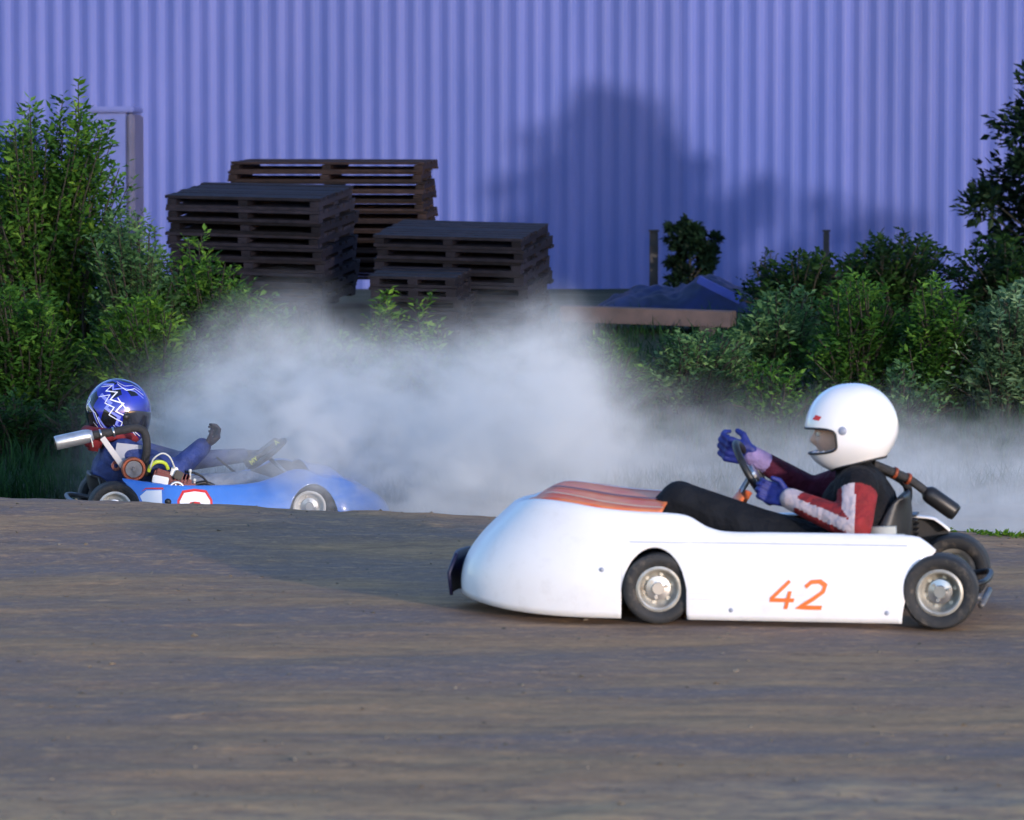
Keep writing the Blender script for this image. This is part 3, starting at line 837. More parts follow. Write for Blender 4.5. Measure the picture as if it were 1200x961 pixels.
def chassis(parent, x0, x1, wf, wr):
    m = MB()
    for s in (-1, 1):
        m.tube(curve_pts([(x0, s * .28, .10), (x0 + .25, s * .30, .07), (.15, s * .27, .065), (.45, s * .24, .065), (x1, s * .20, .08)], 6), .014, 8)
    for x in (x0, -.3, .1, .42, x1): m.tube([(x, -.28 if x < .3 else -.22, .07), (x, .28 if x < .3 else .22, .07)], .013, 8)
    m.build('frame', M['chain_grey'], parent, True)
    MB().box((.25, 0, .046), (1.1, .5, .004)).build('floor_pan', M['black_metal'], parent)
    a = MB().tube([(-.52, -wr, .13), (-.52, wr, .13)], .02, 14)
    a.build('rear_axle', M['steel'], parent, True)
    s = MB()
    for k in (-1, 1):
        s.tube([(.50, k * .22, .10), (.52, k * wf, .13)], .012, 8); s.tube([(.42, k * .06, .12), (.47, k * wf, .14)], .006, 6)
    s.build('front_spindle', M['chain_grey'], parent, True)

def seat(parent, base, top, w, mat):
    base = Vector(base); top = Vector(top)
    mb = MB(); n = 16; prof = []
    pts = curve_pts([base + Vector((.36, 0, .10)), base + Vector((.2, 0, .01)), base + Vector((.04, 0, 0)), base.lerp(top, .3) + Vector((-.05, 0, 0)), base.lerp(top, .7) + Vector((-.04, 0, 0)), top], 5)
    for i, p in enumerate(pts):
        t = i / (len(pts) - 1)
        ww = w * lerp(.85, 1.0, sstep(t * 2)) * (1 - .22 * sstep((t - .65) / .35))
        for k in range(n + 1):
            u = k / n * 2 - 1
            lift = .12 * abs(u) ** 4 * (1 - abs(t * 2 - 1) ** 3)
            fw = Vector((.55, 0, .8)) if t < .45 else Vector((1, 0, .15))
            mb.v.append(tuple(p + Vector((0, u * ww / 2, 0)) + fw.normalized() * lift))
    for i in range(len(pts) - 1):
        for k in range(n): mb.f.append((i * (n + 1) + k, i * (n + 1) + k + 1, (i + 1) * (n + 1) + k + 1, (i + 1) * (n + 1) + k)); mb.m.append(0)
    o = mb.build('seat', mat, parent, True)
    md = o.modifiers.new('thick', 'SOLIDIFY'); md.thickness = .012
    return o

# ------------------------------------------------------------------ helmet, hand, head
class Helmet:
    def __init__(s, c, a, b, h, pitch, yaw=0):
        s.c = Vector(c); s.a, s.b, s.h = a, b, h
        s.rot = Matrix.Rotation(yaw, 3, 'Z') @ Matrix.Rotation(pitch, 3, 'Y')
    def p(s, th, ph, k=1.0):
        x = math.cos(ph) * math.cos(th); y = math.cos(ph) * math.sin(th); z = math.sin(ph)
        e = .9
        x_ = math.copysign(abs(x) ** e, x) * s.a; y_ = math.copysign(abs(y) ** e, y) * s.b; z_ = z * s.h
        if x > 0 and z < 0: x_ *= 1 + .10 * sstep(-z / .7)
        if x < 0 and z < 0: x_ *= 1 - .10 * sstep(-z / .8)
        if z < -.3: y_ *= 1 - .12 * sstep((-z - .3) / .6)
        return s.c + s.rot @ (Vector((x_, y_, z_)) * k)
    def phmin(s, th): return lerp(R(-66), R(-42), sstep(abs(th) / math.pi * 1.15))
    def port(s, th, ph, g=0.0): return (abs(th) / (R(76) + g)) ** 5 + (abs(ph - s.pc) / (s.ps + g)) ** 5 < 1
    def build(s, parent, shell_mat, pc=-11, ps=15.5, visor=None, panels=None):
        s.pc = R(pc); s.ps = R(ps)
        NT, NP = 180, 100; mb = MB()
        for j in range(NP + 1):
            for i in range(NT):
                th = -math.pi + 2 * math.pi * i / NT; ph = lerp(s.phmin(th), math.pi / 2, j / NP)
                mb.v.append(tuple(s.p(th, ph)))
        for j in range(NP):
            for i in range(NT):
                th = -math.pi + 2 * math.pi * (i + .5) / NT; ph = lerp(s.phmin(th), math.pi / 2, (j + .5) / NP)
                if s.port(th, ph): continue
                i2 = (i + 1) % NT
                mb.f.append((j * NT + i, j * NT + i2, (j + 1) * NT + i2, (j + 1) * NT + i))
                mb.m.append(panels(th, ph) if panels else 0)
        o = mb.build('helmet', shell_mat, parent, True)
        md = o.modifiers.new('thick', 'SOLIDIFY'); md.thickness = .016; md.offset = -1
        # gasket round the eye port, and the bottom roll
        ring = []
        for k in range(72):
            q = 2 * math.pi * k / 72; c_, s_ = math.cos(q), math.sin(q)
            rr = (abs(c_) ** 5 + abs(s_) ** 5) ** (-1 / 5)
            ring.append(s.p(c_ * rr * R(76), s.pc + s_ * rr * s.ps, 1.0))
        MB().tube(ring + [ring[0]], .0045, 8, cap=False).build('gasket', M['gasket'], o, True)
        ring = [s.p(th, s.phmin(th), .985) for th in [(-math.pi + 2 * math.pi * k / 80) for k in range(81)]]
        MB().tube(ring, .007, 8, cap=False).build('edge_roll', M['gasket'], o, True)
        if visor:
            mb = MB(); NT, NP = 60, 18; g = R(6)
            for j in range(NP + 1):
                for i in range(NT + 1):
                    th = lerp(-R(84), R(84), i / NT)
                    f = (1 - (abs(th) / R(86)) ** 4) ** .25
                    ph = s.pc + lerp(-1, 1, j / NP) * (s.ps + R(3)) * f
                    mb.v.append(tuple(s.p(th, ph, 1.035)))
            for j in range(NP):
                for i in range(NT): mb.f.append((j * (NT + 1) + i, j * (NT + 1) + i + 1, (j + 1) * (NT + 1) + i + 1, (j + 1) * (NT + 1) + i)); mb.m.append(0)
            v = mb.build('visor', visor, o, True)
            md = v.modifiers.new('t', 'SOLIDIFY'); md.thickness = .003
            for sd in (-1, 1):
                pc_ = s.p(sd * R(80), s.pc + R(2), 1.03); nn = (pc_ - s.c).normalized()
                MB().lathe([(.0001, .008), (.014, .008), (.018, 0), (.018, -.008)], pc_, nn, 20).build('visor_pivot', M['black_plastic'], o, True)
        return o
    def strip(s, mb, pts, hw, k=1.012, mi=0, sub=6):
        st = strip2d([(R(a), R(b)) for a, b in pts], hw, sub=sub)
        strip_to(mb, st, lambda v: s.p(v.x, v.y, k), mi=mi)
    def patch(s, mb, poly, k=1.008, mi=0, n=3):      # filled polygon in (azimuth, elevation) degrees
        P2 = [Vector((R(a), R(b), 0)) for a, b in poly]
        bm = bmesh.new()
        vs = [bm.verts.new(p) for p in P2]
        for t in tessellate_polygon([P2]): 
            try: bm.faces.new([vs[q] for q in t])
            except ValueError: pass
        bmesh.ops.subdivide_edges(bm, edges=list(bm.edges), cuts=n, use_grid_fill=True)
        bmesh.ops.triangulate(bm, faces=list(bm.faces))
        bm.verts.index_update()
        mb.add([s.p(v.co.x, v.co.y, k) for v in bm.verts], [[v.index for v in f.verts] for f in bm.faces], mi); bm.free()

def face_mesh(c, rot, s=1.0):
    """head with nose, brow, lips, eyes; returns MB with material slots 0 skin 1 white 2 dark 3 brow"""
    c = Vector(c); mb = MB(); NT, NP = 64, 48
    def pt(th, ph):
        x = math.cos(ph) * math.cos(th) * .108; y = math.cos(ph) * math.sin(th) * .084; z = math.sin(ph) * .118
        if x > 0:
            nx = math.exp(-(y / .013) ** 2) * (math.exp(-((z + .012) / .026) ** 2)) * .026     # nose
            nx += math.exp(-((abs(y) - .030) / .024) ** 2) * math.exp(-((z - .030) / .010) ** 2) * .006   # brow
            nx -= math.exp(-((abs(y) - .031) / .016) ** 2) * math.exp(-((z - .010) / .012) ** 2) * .013  # sockets
            nx += math.exp(-(y / .026) ** 2) * (math.exp(-((z + .050) / .005) ** 2) + math.exp(-((z + .063) / .006) ** 2)) * .007  # lips
            nx += math.exp(-((abs(y) - .045) / .02) ** 2) * math.exp(-((z + .025) / .02) ** 2) * .006      # cheeks
            nx += math.exp(-(y / .02) ** 2) * math.exp(-((z + .09) / .015) ** 2) * .012                     # chin
            x += nx
        return Vector((x, y, z)) * s
    for j in range(NP + 1):
        for i in range(NT):
            mb.v.append(tuple(c + rot @ pt(-math.pi + 2 * math.pi * i / NT, lerp(-math.pi / 2 + .02, math.pi / 2 - .02, j / NP))))
    for j in range(NP):
        for i in range(NT):
            i2 = (i + 1) % NT; mb.f.append((j * NT + i, j * NT + i2, (j + 1) * NT + i2, (j + 1) * NT + i)); mb.m.append(0)
    for sd in (-1, 1):
        e = c + rot @ (Vector((.092, sd * .031, .010)) * s)
        mb.sphere(e, .0125 * s, 14, 1); mb.sphere(e + rot @ Vector((.0085, 0, 0)) * s, .0062 * s, 10, 2)
        br = [c + rot @ (Vector((.112 - .012 * k, sd * (.016 + .012 * k), .034 + .004 * math.sin(k))) * s) for k in range(4)]
        mb.tube(br, [.003 * s, .0045 * s, .004 * s, .002 * s], 6, 3)
    return mb

def hand_caps(wrist, palm_dir, curl_axis, grip, size=1.0, thumb_side=1, bend=1.0):
    """five fingers curling toward -grip side. palm_dir: wrist->knuckles; curl_axis: axis across palm (index->little)."""
    w = Vector(wrist); d = Vector(palm_dir).normalized(); a = Vector(curl_axis); a = (a - d * a.dot(d)).normalized()
    n = d.cross(a).normalized() * thumb_side      # palm normal (the side fingers close on)
    S = size; caps = []
    kn = w + d * .085 * S
    for k in range(4):
        o = (k - 1.5) * .021 * S
        caps.append((w + a * o * .6 + d * .012 * S, .017 * S, kn + a * o, .0135 * S, 'palm'))
        L = (.040, .045, .042, .032)[k] * S; r = .0098 * S
        p = kn + a * o; ang = 0; q = p; rr = r
        for j, (seg, da) in enumerate(((1.0, .75), (.66, .95), (.5, .75))):
            ang += da * bend
            q2 = q + (d * math.cos(ang) + n * math.sin(ang)) * L * seg
            caps.append((q, rr, q2, rr * .9, 'finger')); q = q2; rr *= .9
    t0 = w + d * .03 * S - a * .03 * S + n * .004 * S
    t1 = t0 + (d * .55 - a * .55 + n * .5).normalized() * .036 * S; t2 = t1 + (d * .75 + n * .75 + a * .05).normalized() * .030 * S
    caps += [(w + d * .015 * S - a * .012 * S, .017 * S, t0, .014 * S, 'thumb'), (t0, .0135 * S, t1, .011 * S, 'thumb'), (t1, .011 * S, t2, .009 * S, 'thumb')]
    return caps

def driver(name, label, loc, rotz, caps, mats, mat_of, head_c, head_rot, hands, glove_mat):
    me = capsule_mesh(caps, .0075, smooth_it=8)
    idx = []
    for p in me.polygons:
        c = p.center; best = min(((cap_dist(c, k)[0], i) for i, k in enumerate(caps)))
        k = caps[best[1]]; idx.append(mat_of(k[4], c, k, p.normal))
    me.polygons.foreach_set('material_index', idx)
    # join the head to the same mesh
    nb = len(mats)
    fm = face_mesh(head_c, head_rot); fm.m = [m + nb for m in fm.m]
    bm = bmesh.new(); bm.from_mesh(me); tmp = fm.mesh('t'); bm.from_mesh(tmp); bm.to_mesh(me); bm.free(); bpy.data.meshes.remove(tmp)
    me.name = name
    o = link(name, me, list(mats) + [M['skin'], M['eye_white'], M['eye'], M['brow']], None, True)
    o.location = loc; o.rotation_euler = (0, 0, rotz)
    tag(o, label, 'person')
    for hcaps in hands:
        hm = capsule_mesh(hcaps, .0042, smooth_it=3); hm.name = 'glove'
        link('glove', hm, glove_mat, o, True)
    return o

# ------------------------------------------------------------------ WHITE KART (nearer, travelling left)
WA = 170.0
wf = Frame((1.127, 14.443, 0.0), WA)
def white_kart():
    f = wf
    root = empty('go_kart', f.loc, (0, 0, f.a)); tag(root, 'white bodied go-kart with orange hood crossing in front', 'go-kart', 'go-karts on the dirt track')
    P = dict(x_rear_b=-.385, rear_over=.115, x_str=.66, tip_b=f.L(537, 692, 0).x - .03, tip_t=f.L(606, 580, 0).x, wb=.505, wt=.455, zb=.022, zb_tip=.075, bulge=.022, bulge_tip=.062,
             arch=(.525, .122, .10, .283),
             zt=[(-.52, .262), (-.47, .305), (-.43, .328), (-.2, .334), (.1, .334), (.27, .335), (.34, .352), (.41, .39), (.48, .400), (.60, .404), (.74, .415), (.86, .430), (.96, .437), (1.04, .430), (1.10, .412)])
    body, surf, lip = body_shell(root, P, M['white_paint'])
    hood_o = hood(root, lip, .50, .042, M['orange_paint'])
    # dark stripe and white edging on the hood
    hp_ = [p for p in lip if p.x > .50]
    def on_hood(p, t): return Vector((p.x, t * p.y, p.z + .009 + .042 * (1 - t * t) * sstep((hp_[-1].x - p.x) / .14)))
    for t0, t1, mm in ((.50, .56, 'hood_dark'), (-.06, .0, 'white_mark'), (.86, .90, 'hood_pale')):
        m = MB(); q_ = [p for p in hp_ if p.x < hp_[-1].x - .09]
        for p in q_:
            k_ = .12 * sstep((p.x - .5) / .5)
            m.v += [tuple(on_hood(p, t0 - k_ * t0)), tuple(on_hood(p, t1 - k_ * t1))]
        for i in range(len(q_) - 1): m.f.append((2 * i, 2 * i + 1, 2 * i + 3, 2 * i + 2)); m.m.append(0)
        m.build('hood_stripe', M[mm], hood_o, True)
    # raised seam strips along the side
    for z, hw in ((.302, .0022), (.118, .0016), (.098, .0016)):
        for sd in (1, -1):
            m = MB(); m.tube([surf(lerp(-.36 if z < .2 else -.40, .395 if z < .2 else .62, k / 30), z, sd, .001) for k in range(31)], hw, 6)
            m.build('seam', M['plate_grey'], body)
    # dark blue curved panel round the far side of the nose
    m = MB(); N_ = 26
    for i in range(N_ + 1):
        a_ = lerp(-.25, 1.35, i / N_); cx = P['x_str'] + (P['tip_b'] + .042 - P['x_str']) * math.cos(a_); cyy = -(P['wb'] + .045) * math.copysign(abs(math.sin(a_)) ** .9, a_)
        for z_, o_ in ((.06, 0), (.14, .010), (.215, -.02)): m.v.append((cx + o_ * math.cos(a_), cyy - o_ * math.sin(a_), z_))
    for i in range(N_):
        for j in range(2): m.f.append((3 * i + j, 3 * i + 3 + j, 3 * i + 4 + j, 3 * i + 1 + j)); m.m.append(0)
    o = m.build('nose_dark_panel', M['nose_dark_blue'], root, True); md = o.modifiers.new('t', 'SOLIDIFY'); md.thickness = .012
    # fasteners along the seam
    for x_ in (-.33, .24, .72):
        for sd in (1, -1): MB().lathe([(.0001, .003), (.007, .003), (.009, 0)], surf(x_, .06 if x_ < .6 else .2, sd, .002), (0, sd, 0), 12).build('fastener', M['plate_grey'], body, True)
    # number 42, slanted
    def glyph(poly, x0, z0, w, h, hw, mat, nm='race_number'):
        for sd in (1, -1):
            m = MB()
            def fn(v):
                lx = x0 - sd * (v.x - .5) * w - sd * v.y * .25 * h if sd == 1 else x0 + (v.x - .5) * w + v.y * .25 * h
                return surf(lx, z0 + v.y * h, sd, .006 if sd == 1 else .006)
            for pl in poly:
                st = strip2d(pl, hw, sub=3); m2 = [(Vector((a.x, a.y)), Vector((b.x, b.y))) for a, b in st]
                strip_to(m, m2, fn)
            m.build(nm, mat, body)
    c1 = f.L(916, 700, .50); c2 = f.L(952, 700, .50)
    glyph([[(.62, 1), (.02, .30)], [(.0, .28), (1.0, .28)], [(.74, .62), (.74, .335)], [(.74, .225), (.74, -.05)]], c1.x, .073, .088, .098, .075, M['orange_mark'])
    glyph([[(.06, .78), (.25, .97), (.60, 1.0), (.86, .86), (.84, .62), (.50, .34), (.02, .02), (.95, .02)]], c2.x, .073, .088, .098, .08, M['orange_mark'])
    chassis(root, -.66, .95, .40, .42)
    for sd in (1, -1):
        make_wheel(root, (.52, sd * .445, .131), sd, .131, .125, .078, M['rim'], R(12) if True else 0)
        make_wheel(root, (-.52, sd * .425, .136), sd, .136, .175, .080, M['rim'])
    # rear bumper
    MB().tube(curve_pts([(-.50, .24, .12), (-.62, .25, .14), (-.67, .17, .15), (-.67, -.17, .15), (-.62, -.25, .14), (-.50, -.24, .12)], 6), .012, 8).build('rear_bumper', M['black_metal'], root, True)
    # seat, pale tank behind the elbow
    seat(root, (-.26, 0, .07), (-.36, 0, .46), .40, M['black_plastic'])
    p = f.L(1036, 626, .26)
    MB().box((p.x, p.y - .05, .27), (.15, .14, .16), bev=.03).build('fuel_tank', M['tan_tank'], root, True)
    # engine on the far side with its exhaust sloping down behind
    m = MB(); m.box((-.28, -.36, .17), (.22, .17, .15), bev=.02); m.box((-.30, -.36, .29), (.13, .13, .10), bev=.015)
    for k in range(6): m.box((-.30, -.36, .25 + k * .02), (.16, .16, .006))
    m.build('engine', M['black_metal'], root)
    e = [f.L(1024, 545, -.05), f.L(1046, 553, -.12), f.L(1068, 563, -.16), f.L(1088, 578, -.18), f.L(1122, 602, -.20)]
    MB().tube(curve_pts([(-.33, -.36, .36), (-.34, -.3, .47)] + e[:4], 5), [.017] * 26, 12).build('exhaust_pipe', M['wrap'], root, True)
    MB().tube([e[3].lerp(e[4], -.1), e[3], e[3].lerp(e[4], .1), e[3].lerp(e[4], .9), e[4]], [.018, .030, .034, .034, .030], 16).build('muffler', M['black_metal'], root, True)
    cl = MB()
    for a_, b_, k in ((1, 2, .15), (1, 2, .85)):
        c = e[a_].lerp(e[b_], k); d = (e[b_] - e[a_]).normalized(); cl.lathe([(.019, -.006), (.023, -.006), (.023, .006), (.019, .006)], c, d, 16)
    cl.build('pipe_clamp', M['rust_orange'], root, True)
    # orange dash fairing and steering
    q0 = f.L(858, 581, 0); 
    fm = MB(); n = 14
    for i in range(n + 1):
        u = i / n * 2 - 1
        fm.v += [(q0.x + .10 - .07 * u * u, u * .17, .30), (q0.x + .02 - .05 * u * u, u * .16, .40), (q0.x - .03 - .03 * u * u, u * .13, q0.z + .025 - .02 * u * u)]
    for i in range(n):
        for j in range(2): fm.f.append((3 * i + j, 3 * i + 3 + j, 3 * i + 4 + j, 3 * i + 1 + j)); fm.m.append(0)
    o = fm.build('dash_fairing', M['orange_paint'], root, True); md = o.modifiers.new('t', 'SOLIDIFY'); md.thickness = .008
    sc = f.L(884, 556, -.02)
    o, fr = steering_wheel(root, sc, (-.86, 0, .50), (.45, -.52, .75), .135, M['black_plastic'], M['steel'], (sc.x + .25, 0, .14))
    return root, fr
wroot, wsteer = white_kart()

def white_driver():
    f = wf; c, nrm, u, w = wsteer
    hc = f.L(999, 502, 0)
    sh = .185
    chest_top = Vector((hc.x - .005, 0, .50))
    hip = Vector((-.17, 0, .17))
    kl = f.L(797, 587, .19); kr = f.L(800, 592, -.16)
    elbL = f.L(1004, 618, .31)
    lh = f.L(906, 584, .14); rh = f.L(858, 528, -.12)
    shl = f.L(1006, 572, .20); shr = Vector((shl.x + .03, -.19, shl.z))
    elbR = Vector((.02, -.29, .44))
    caps = [
     (hip + Vector((0, .09, .02)), .125, hip + Vector((0, -.09, .02)), .125, 'trouser'),
     (hip + Vector((0, .06, .06)), .135, Vector((shl.x + .01, .07, .40)), .145, 'torso'),
     (hip + Vector((0, -.06, .06)), .135, Vector((shl.x + .01, -.07, .40)), .145, 'torso'),
     (Vector((shl.x, .13, shl.z - .02)), .10, Vector((shl.x + .01, -.13, shl.z - .02)), .10, 'torso'),
     (Vector((shl.x + .02, 0, shl.z)), .085, hc - Vector((.0, 0, .10)), .062, 'neck'),
     (shl, .080, elbL, .062, 'upper'), (elbL, .062, lh + Vector((-.07, .03, .0)), .042, 'fore'),
     (shr, .075, elbR, .056, 'upper_r'), (elbR, .056, rh + Vector((-.075, -.02, -.02)), .040, 'fore_r'),
     (hip + Vector((.02, .10, .02)), .105, kl, .074, 'trouser'), (kl, .076, Vector((.80, .14, .13)), .045, 'trouser'),
     (hip + Vector((.02, -.10, .02)), .105, kr, .068, 'trouser'), (kr, .068, Vector((.80, -.14, .13)), .045, 'trouser'),
     (Vector((.78, .14, .10)), .042, Vector((.90, .15, .14)), .034, 'shoe'), (Vector((.78, -.14, .10)), .042, Vector((.90, -.15, .14)), .034, 'shoe'),
    ]
    mats = [M['jacket_black'], M['sleeve_red'], M['sleeve_white'], M['trouser_black'], M['black_plastic'], M['sleeve_dark'], M['cuff_lilac']]
    def mat_of(t, p, k, n):
        if t in ('upper', 'fore'):
            a = Vector(k[0]); b = Vector(k[2]); d = (b - a); tt = (p - a).dot(d) / d.length_squared
            ax = d.normalized(); rad = p - (a + d * tt); rad.normalize()
            out = Vector((.35, .94, .1)); out = (out - ax * out.dot(ax)).normalized()
            s = rad.dot(out); 
            if t == 'upper' and tt < .18: return 0
            if t == 'fore' and tt > .84: return 2
            if s > .92: return 2
            return 1
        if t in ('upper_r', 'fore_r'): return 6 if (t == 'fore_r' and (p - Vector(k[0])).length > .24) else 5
        if t == 'trouser': return 3
        if t == 'shoe': return 4
        return 0
    hr = Matrix.Rotation(R(6), 3, 'Y')
    hands = [hand_caps(lh + Vector((-.065, .028, .0)), (lh - elbL).normalized() + Vector((.4, -.1, .1)), (0, .35, -1), 1, 1.0, 1),
             hand_caps(rh + Vector((-.085, -.012, -.022)), Vector((.9, .1, .25)), (0, -.35, -1), 1, 1.2, -1)]
    o = driver('person', 'driver in plain white helmet, black jacket with red and white sleeves, gripping a steering wheel', f.loc, f.a, caps, mats, mat_of, hc + Vector((.028, 0, -.02)), hr, hands, M['glove_blue'])
    h = Helmet(hc, .176, .148, .170, R(4)); hm = h.build(o, M['helmet_white'], pc=-12.5, ps=17)
    mk = MB(); h.patch(mk, [(38, 16), (52, 14), (56, 19), (44, 22)], 1.004); mk.build('helmet_mark', M['red_mark'], hm)
    for sd in (-1, 1):
        pv = h.p(sd * R(84), R(0), 1.0); nn = (pv - h.c).normalized()
        MB().lathe([(.0001, .005), (.012, .005), (.016, .001), (.017, -.004)], pv, nn, 20).build('visor_pivot', M['plate_grey'], hm, True)
white_driver()

# ------------------------------------------------------------------ BLUE KART (farther, in the dust, travelling right)
bf = Frame((-1.63, 20.47, -.187), 10.0)
def blue_kart():
    f = bf
    root = empty('go_kart', f.loc, (0, 0, f.a)); tag(root, 'blue bodied go-kart half hidden by the crest and dust', 'go-kart', 'go-karts on the dirt track')
    rt = f.L(143, 563, -.46).x
    def zt(px, py): p = f.L(px, py, -.45); return (p.x, p.z)
    tab = [zt(143, 563), zt(170, 567), zt(205, 571), (zt(262, 571)), zt(300, 568), zt(325, 560), zt(342, 553), zt(358, 553), zt(378, 560)]
    tab += [(tab[-1][0] + .10, .27), (tab[-1][0] + .22, .22)]
    ac = f.L(366, 568, -.46)
    P = dict(x_rear_b=rt + .10, rear_over=.10, x_str=ac.x + .14, tip_b=ac.x + .46, tip_t=ac.x + .30, wb=.475, wt=.435, zb=.03, zb_tip=.06, bulge=.022, bulge_tip=.04,
             arch=(ac.x, .133, .06, ac.z), zt=tab)
    body, surf, lip = body_shell(root, P, M['blue_paint'])
    hood(root, lip, ac.x - .02, .035, M['blue_paint'])
    # number one-zero, white with red outline
    def glyph(pl, closed, x0, z0, w, h, off, hw, mat):
        m = MB()
        fn = lambda v: surf(x0 + v.x * w, z0 + v.y * h, -1, off)
        strip_to(m, strip2d(pl, hw, closed=closed, sub=4), fn, closed)
        m.build('race_number', mat, body); m = MB()
        fn2 = lambda v: surf(x0 + w - v.x * w, z0 + v.y * h, 1, off)
        strip_to(m, strip2d(pl, hw, closed=closed, sub=4), fn2, closed)
        m.build('race_number', mat, body)
    a = f.L(163, 590, -.48).x; b = f.L(207, 590, -.48).x; sc_ = f.L(248, 590, -.48).x - b
    one = [(.10, .74), (.30, .86), (.62, .86), (.62, .02)]
    zero = [(.28, .12), (.20, .25), (.20, .72), (.28, .85), (.50, .88), (.72, .85), (.80, .72), (.80, .25), (.72, .12), (.50, .09)]
    zr = .026
    glyph(one, False, a, zr, .14, .19, .004, .27, M['red_mark']); glyph(one, False, a, zr, .14, .19, .0065, .20, M['number_inner'])
    glyph(zero, True, b, zr, sc_, .19, .004, .205, M['red_mark']); glyph(zero, True, b, zr, sc_, .19, .0065, .135, M['number_inner'])
    # dark round bolt between the figures
    p = f.L(196, 589, -.49); MB().lathe([(.0001, .006), (.016, .006), (.018, 0)], surf(p.x, p.z, -1, .002), (0, -1, 0), 18).build('fastener', M['black_plastic'], body, True)
    chassis(root, -.64, .9, .40, .42)
    for sd in (1, -1):
        make_wheel(root, (.50, sd * .40, .128), sd, .128, .12, .080, M['rim_white'], R(-6))
        make_wheel(root, (-.53, sd * .405, .136), sd, .136, .17, .084, M['rim_white'])
    # seat with black back
    s0 = f.L(110, 558, .0)
    seat(root, (s0.x + .12, 0, .07), (s0.x - .03, 0, s0.z + .02), .40, M['black_plastic'])
    m = MB(); 
    for yy in (-.2, .2): m.tube([(s0.x + .01, yy, .28), (-.55, yy * 1.1, .12)], .009, 8)
    m.build('seat_strut', M['black_metal'], root, True)
    MB().tube(curve_pts([(-.52, .30, .12), (-.68, .31, .15), (-.74, .2, .16), (-.74, -.2, .16), (-.68, -.31, .15), (-.52, -.30, .12)], 6), .012, 8).build('rear_bumper', M['chain_grey'], root, True)
    # grey number-pod on the nose
    p = f.L(364, 556, -.10); MB().box(p + Vector((0, 0, .0)), (.075, .10, .05), bev=.006).build('nose_plate', M['plate_grey'], root)
    Y = -.33
    # exhaust
    mu = [f.L(64, 519.5, Y), f.L(66, 519, Y), f.L(98, 512, Y), f.L(104, 511, Y), f.L(108, 510, Y)]
    MB().tube(mu[:1] + [mu[1], mu[2], mu[3], mu[4]], [.036, .0375, .0375, .034, .026], 20).build('muffler', M['silver'], root, True)
    d = (mu[1] - mu[2]).normalized(); MB().lathe([(.030, -.004), (.030, .005)], mu[0], d, 20).lathe([(.0001, .0045), (.030, .0045)], mu[0], d, 20).build('muffler_outlet', M['black_metal'], root, True)
    hp = curve_pts([mu[4], f.L(128, 507, Y), f.L(148, 503, Y), f.L(158, 501.5, Y), f.L(167, 505, Y), f.L(170.5, 514, Y), f.L(171, 528, Y), f.L(169, 543, Y + .01), f.L(172, 556, Y + .04)], 6)
    MB().tube(hp, .0215, 14).build('exhaust_pipe', M['wrap'], root, True)
    for px, py in ((106, 510.5), (117, 509), (132, 506.5)):
        c = f.L(px, py, Y); MB().lathe([(.022, -.005), (.0275, -.005), (.0275, .005), (.022, .005)], c, d, 18).build('pipe_clamp', M['steel'], root, True)
    m = MB(); m.tube([f.L(105, 512, Y - .03), f.L(107, 518, Y - .035), f.L(108, 524, Y - .03)], .004, 6); m.build('hanging_spring', M['cable'], root, True)
    a_, b_ = f.L(119, 513, Y - .02), f.L(145, 550, Y - .02); dd = b_ - a_
    MB().box((a_ + b_) / 2, (dd.length, .005, .030), dd.to_track_quat('X', 'Z').to_matrix(), bev=.002).build('exhaust_bracket', M['bracket'], root)
    # heat shield plate
    q = [f.L(136, 519, Y + .05), f.L(166, 522, Y + .05), f.L(164, 549, Y + .05), f.L(142, 549, Y + .05), f.L(134, 530, Y + .05)]
    m = MB(); m.add(q + [v + Vector((0, .006, 0)) for v in q], [(0, 1, 2, 3, 4), (9, 8, 7, 6, 5)] + [(i, i + 5, (i + 1) % 5 + 5, (i + 1) % 5) for i in range(5)])
    m.build('heat_shield', M['plate_grey'], root)
    # clutch drum
    c = f.L(155.5, 550, Y - .06)
    m = MB(); m.lathe([(.044, .012), (.050, .022), (.060, .022), (.063, .012), (.063, -.04), (.058, -.05), (.0001, -.05)], c, (0, -1, 0), 36); 
    o = m.build('clutch_drum', M['rust_orange'], root); smooth_by_angle(o)
    m = MB(); m.lathe([(.0001, .024), (.009, .024), (.010, .014), (.044, .014), (.046, .008)], c, (0, -1, 0), 30); smooth_by_angle(m.build('clutch_cover', M['clutch_face'], o))
    # small sprocket left of it
    c2 = f.L(135, 546, Y + .03); m = MB(); m.lathe([(.012, .006), (.026, .006), (.028, 0), (.012, -.004)], c2, (0, -1, 0), 20); smooth_by_angle(m.build('sprocket', M['dark_red'], root))
    # engine block
    ce = f.L(200, 566, Y)
    m = MB(); m.box(ce + Vector((0, 0, -.06)), (.24, .17, .16), bev=.02); m.box(ce + Vector((-.05, 0, .035)), (.10, .13, .07), Matrix.Rotation(R(18), 3, 'Y'), bev=.012)
    for k in range(5): m.box(ce + Vector((.015 + k * .016, -.0, .03 - k * .006)), (.005, .15, .075), Matrix.Rotation(R(18), 3, 'Y'))
    e = m.build('engine', M['dark_red'], root)
    q = f.L(187, 563, Y - .09); MB().box(q, (.085, .012, .042), Matrix.Rotation(R(12), 3, 'Y'), bev=.004).build('engine_cover', M['white_mark'], e)
    q = f.L(206, 574, Y - .09)
    m = MB(); m.lathe([(.034, .010), (.041, .010), (.043, 0), (.043, -.02), (.034, -.02)], q, (0, -1, 0), 28)
    for k in range(7):
        th = k * .9; m.box(q + Vector((math.cos(th) * .02, -.004, math.sin(th) * .02)), (.020, .008, .007), Matrix.Rotation(-th, 3, 'Y'))
    m.build('recoil_cover', M['white_mark'], e)
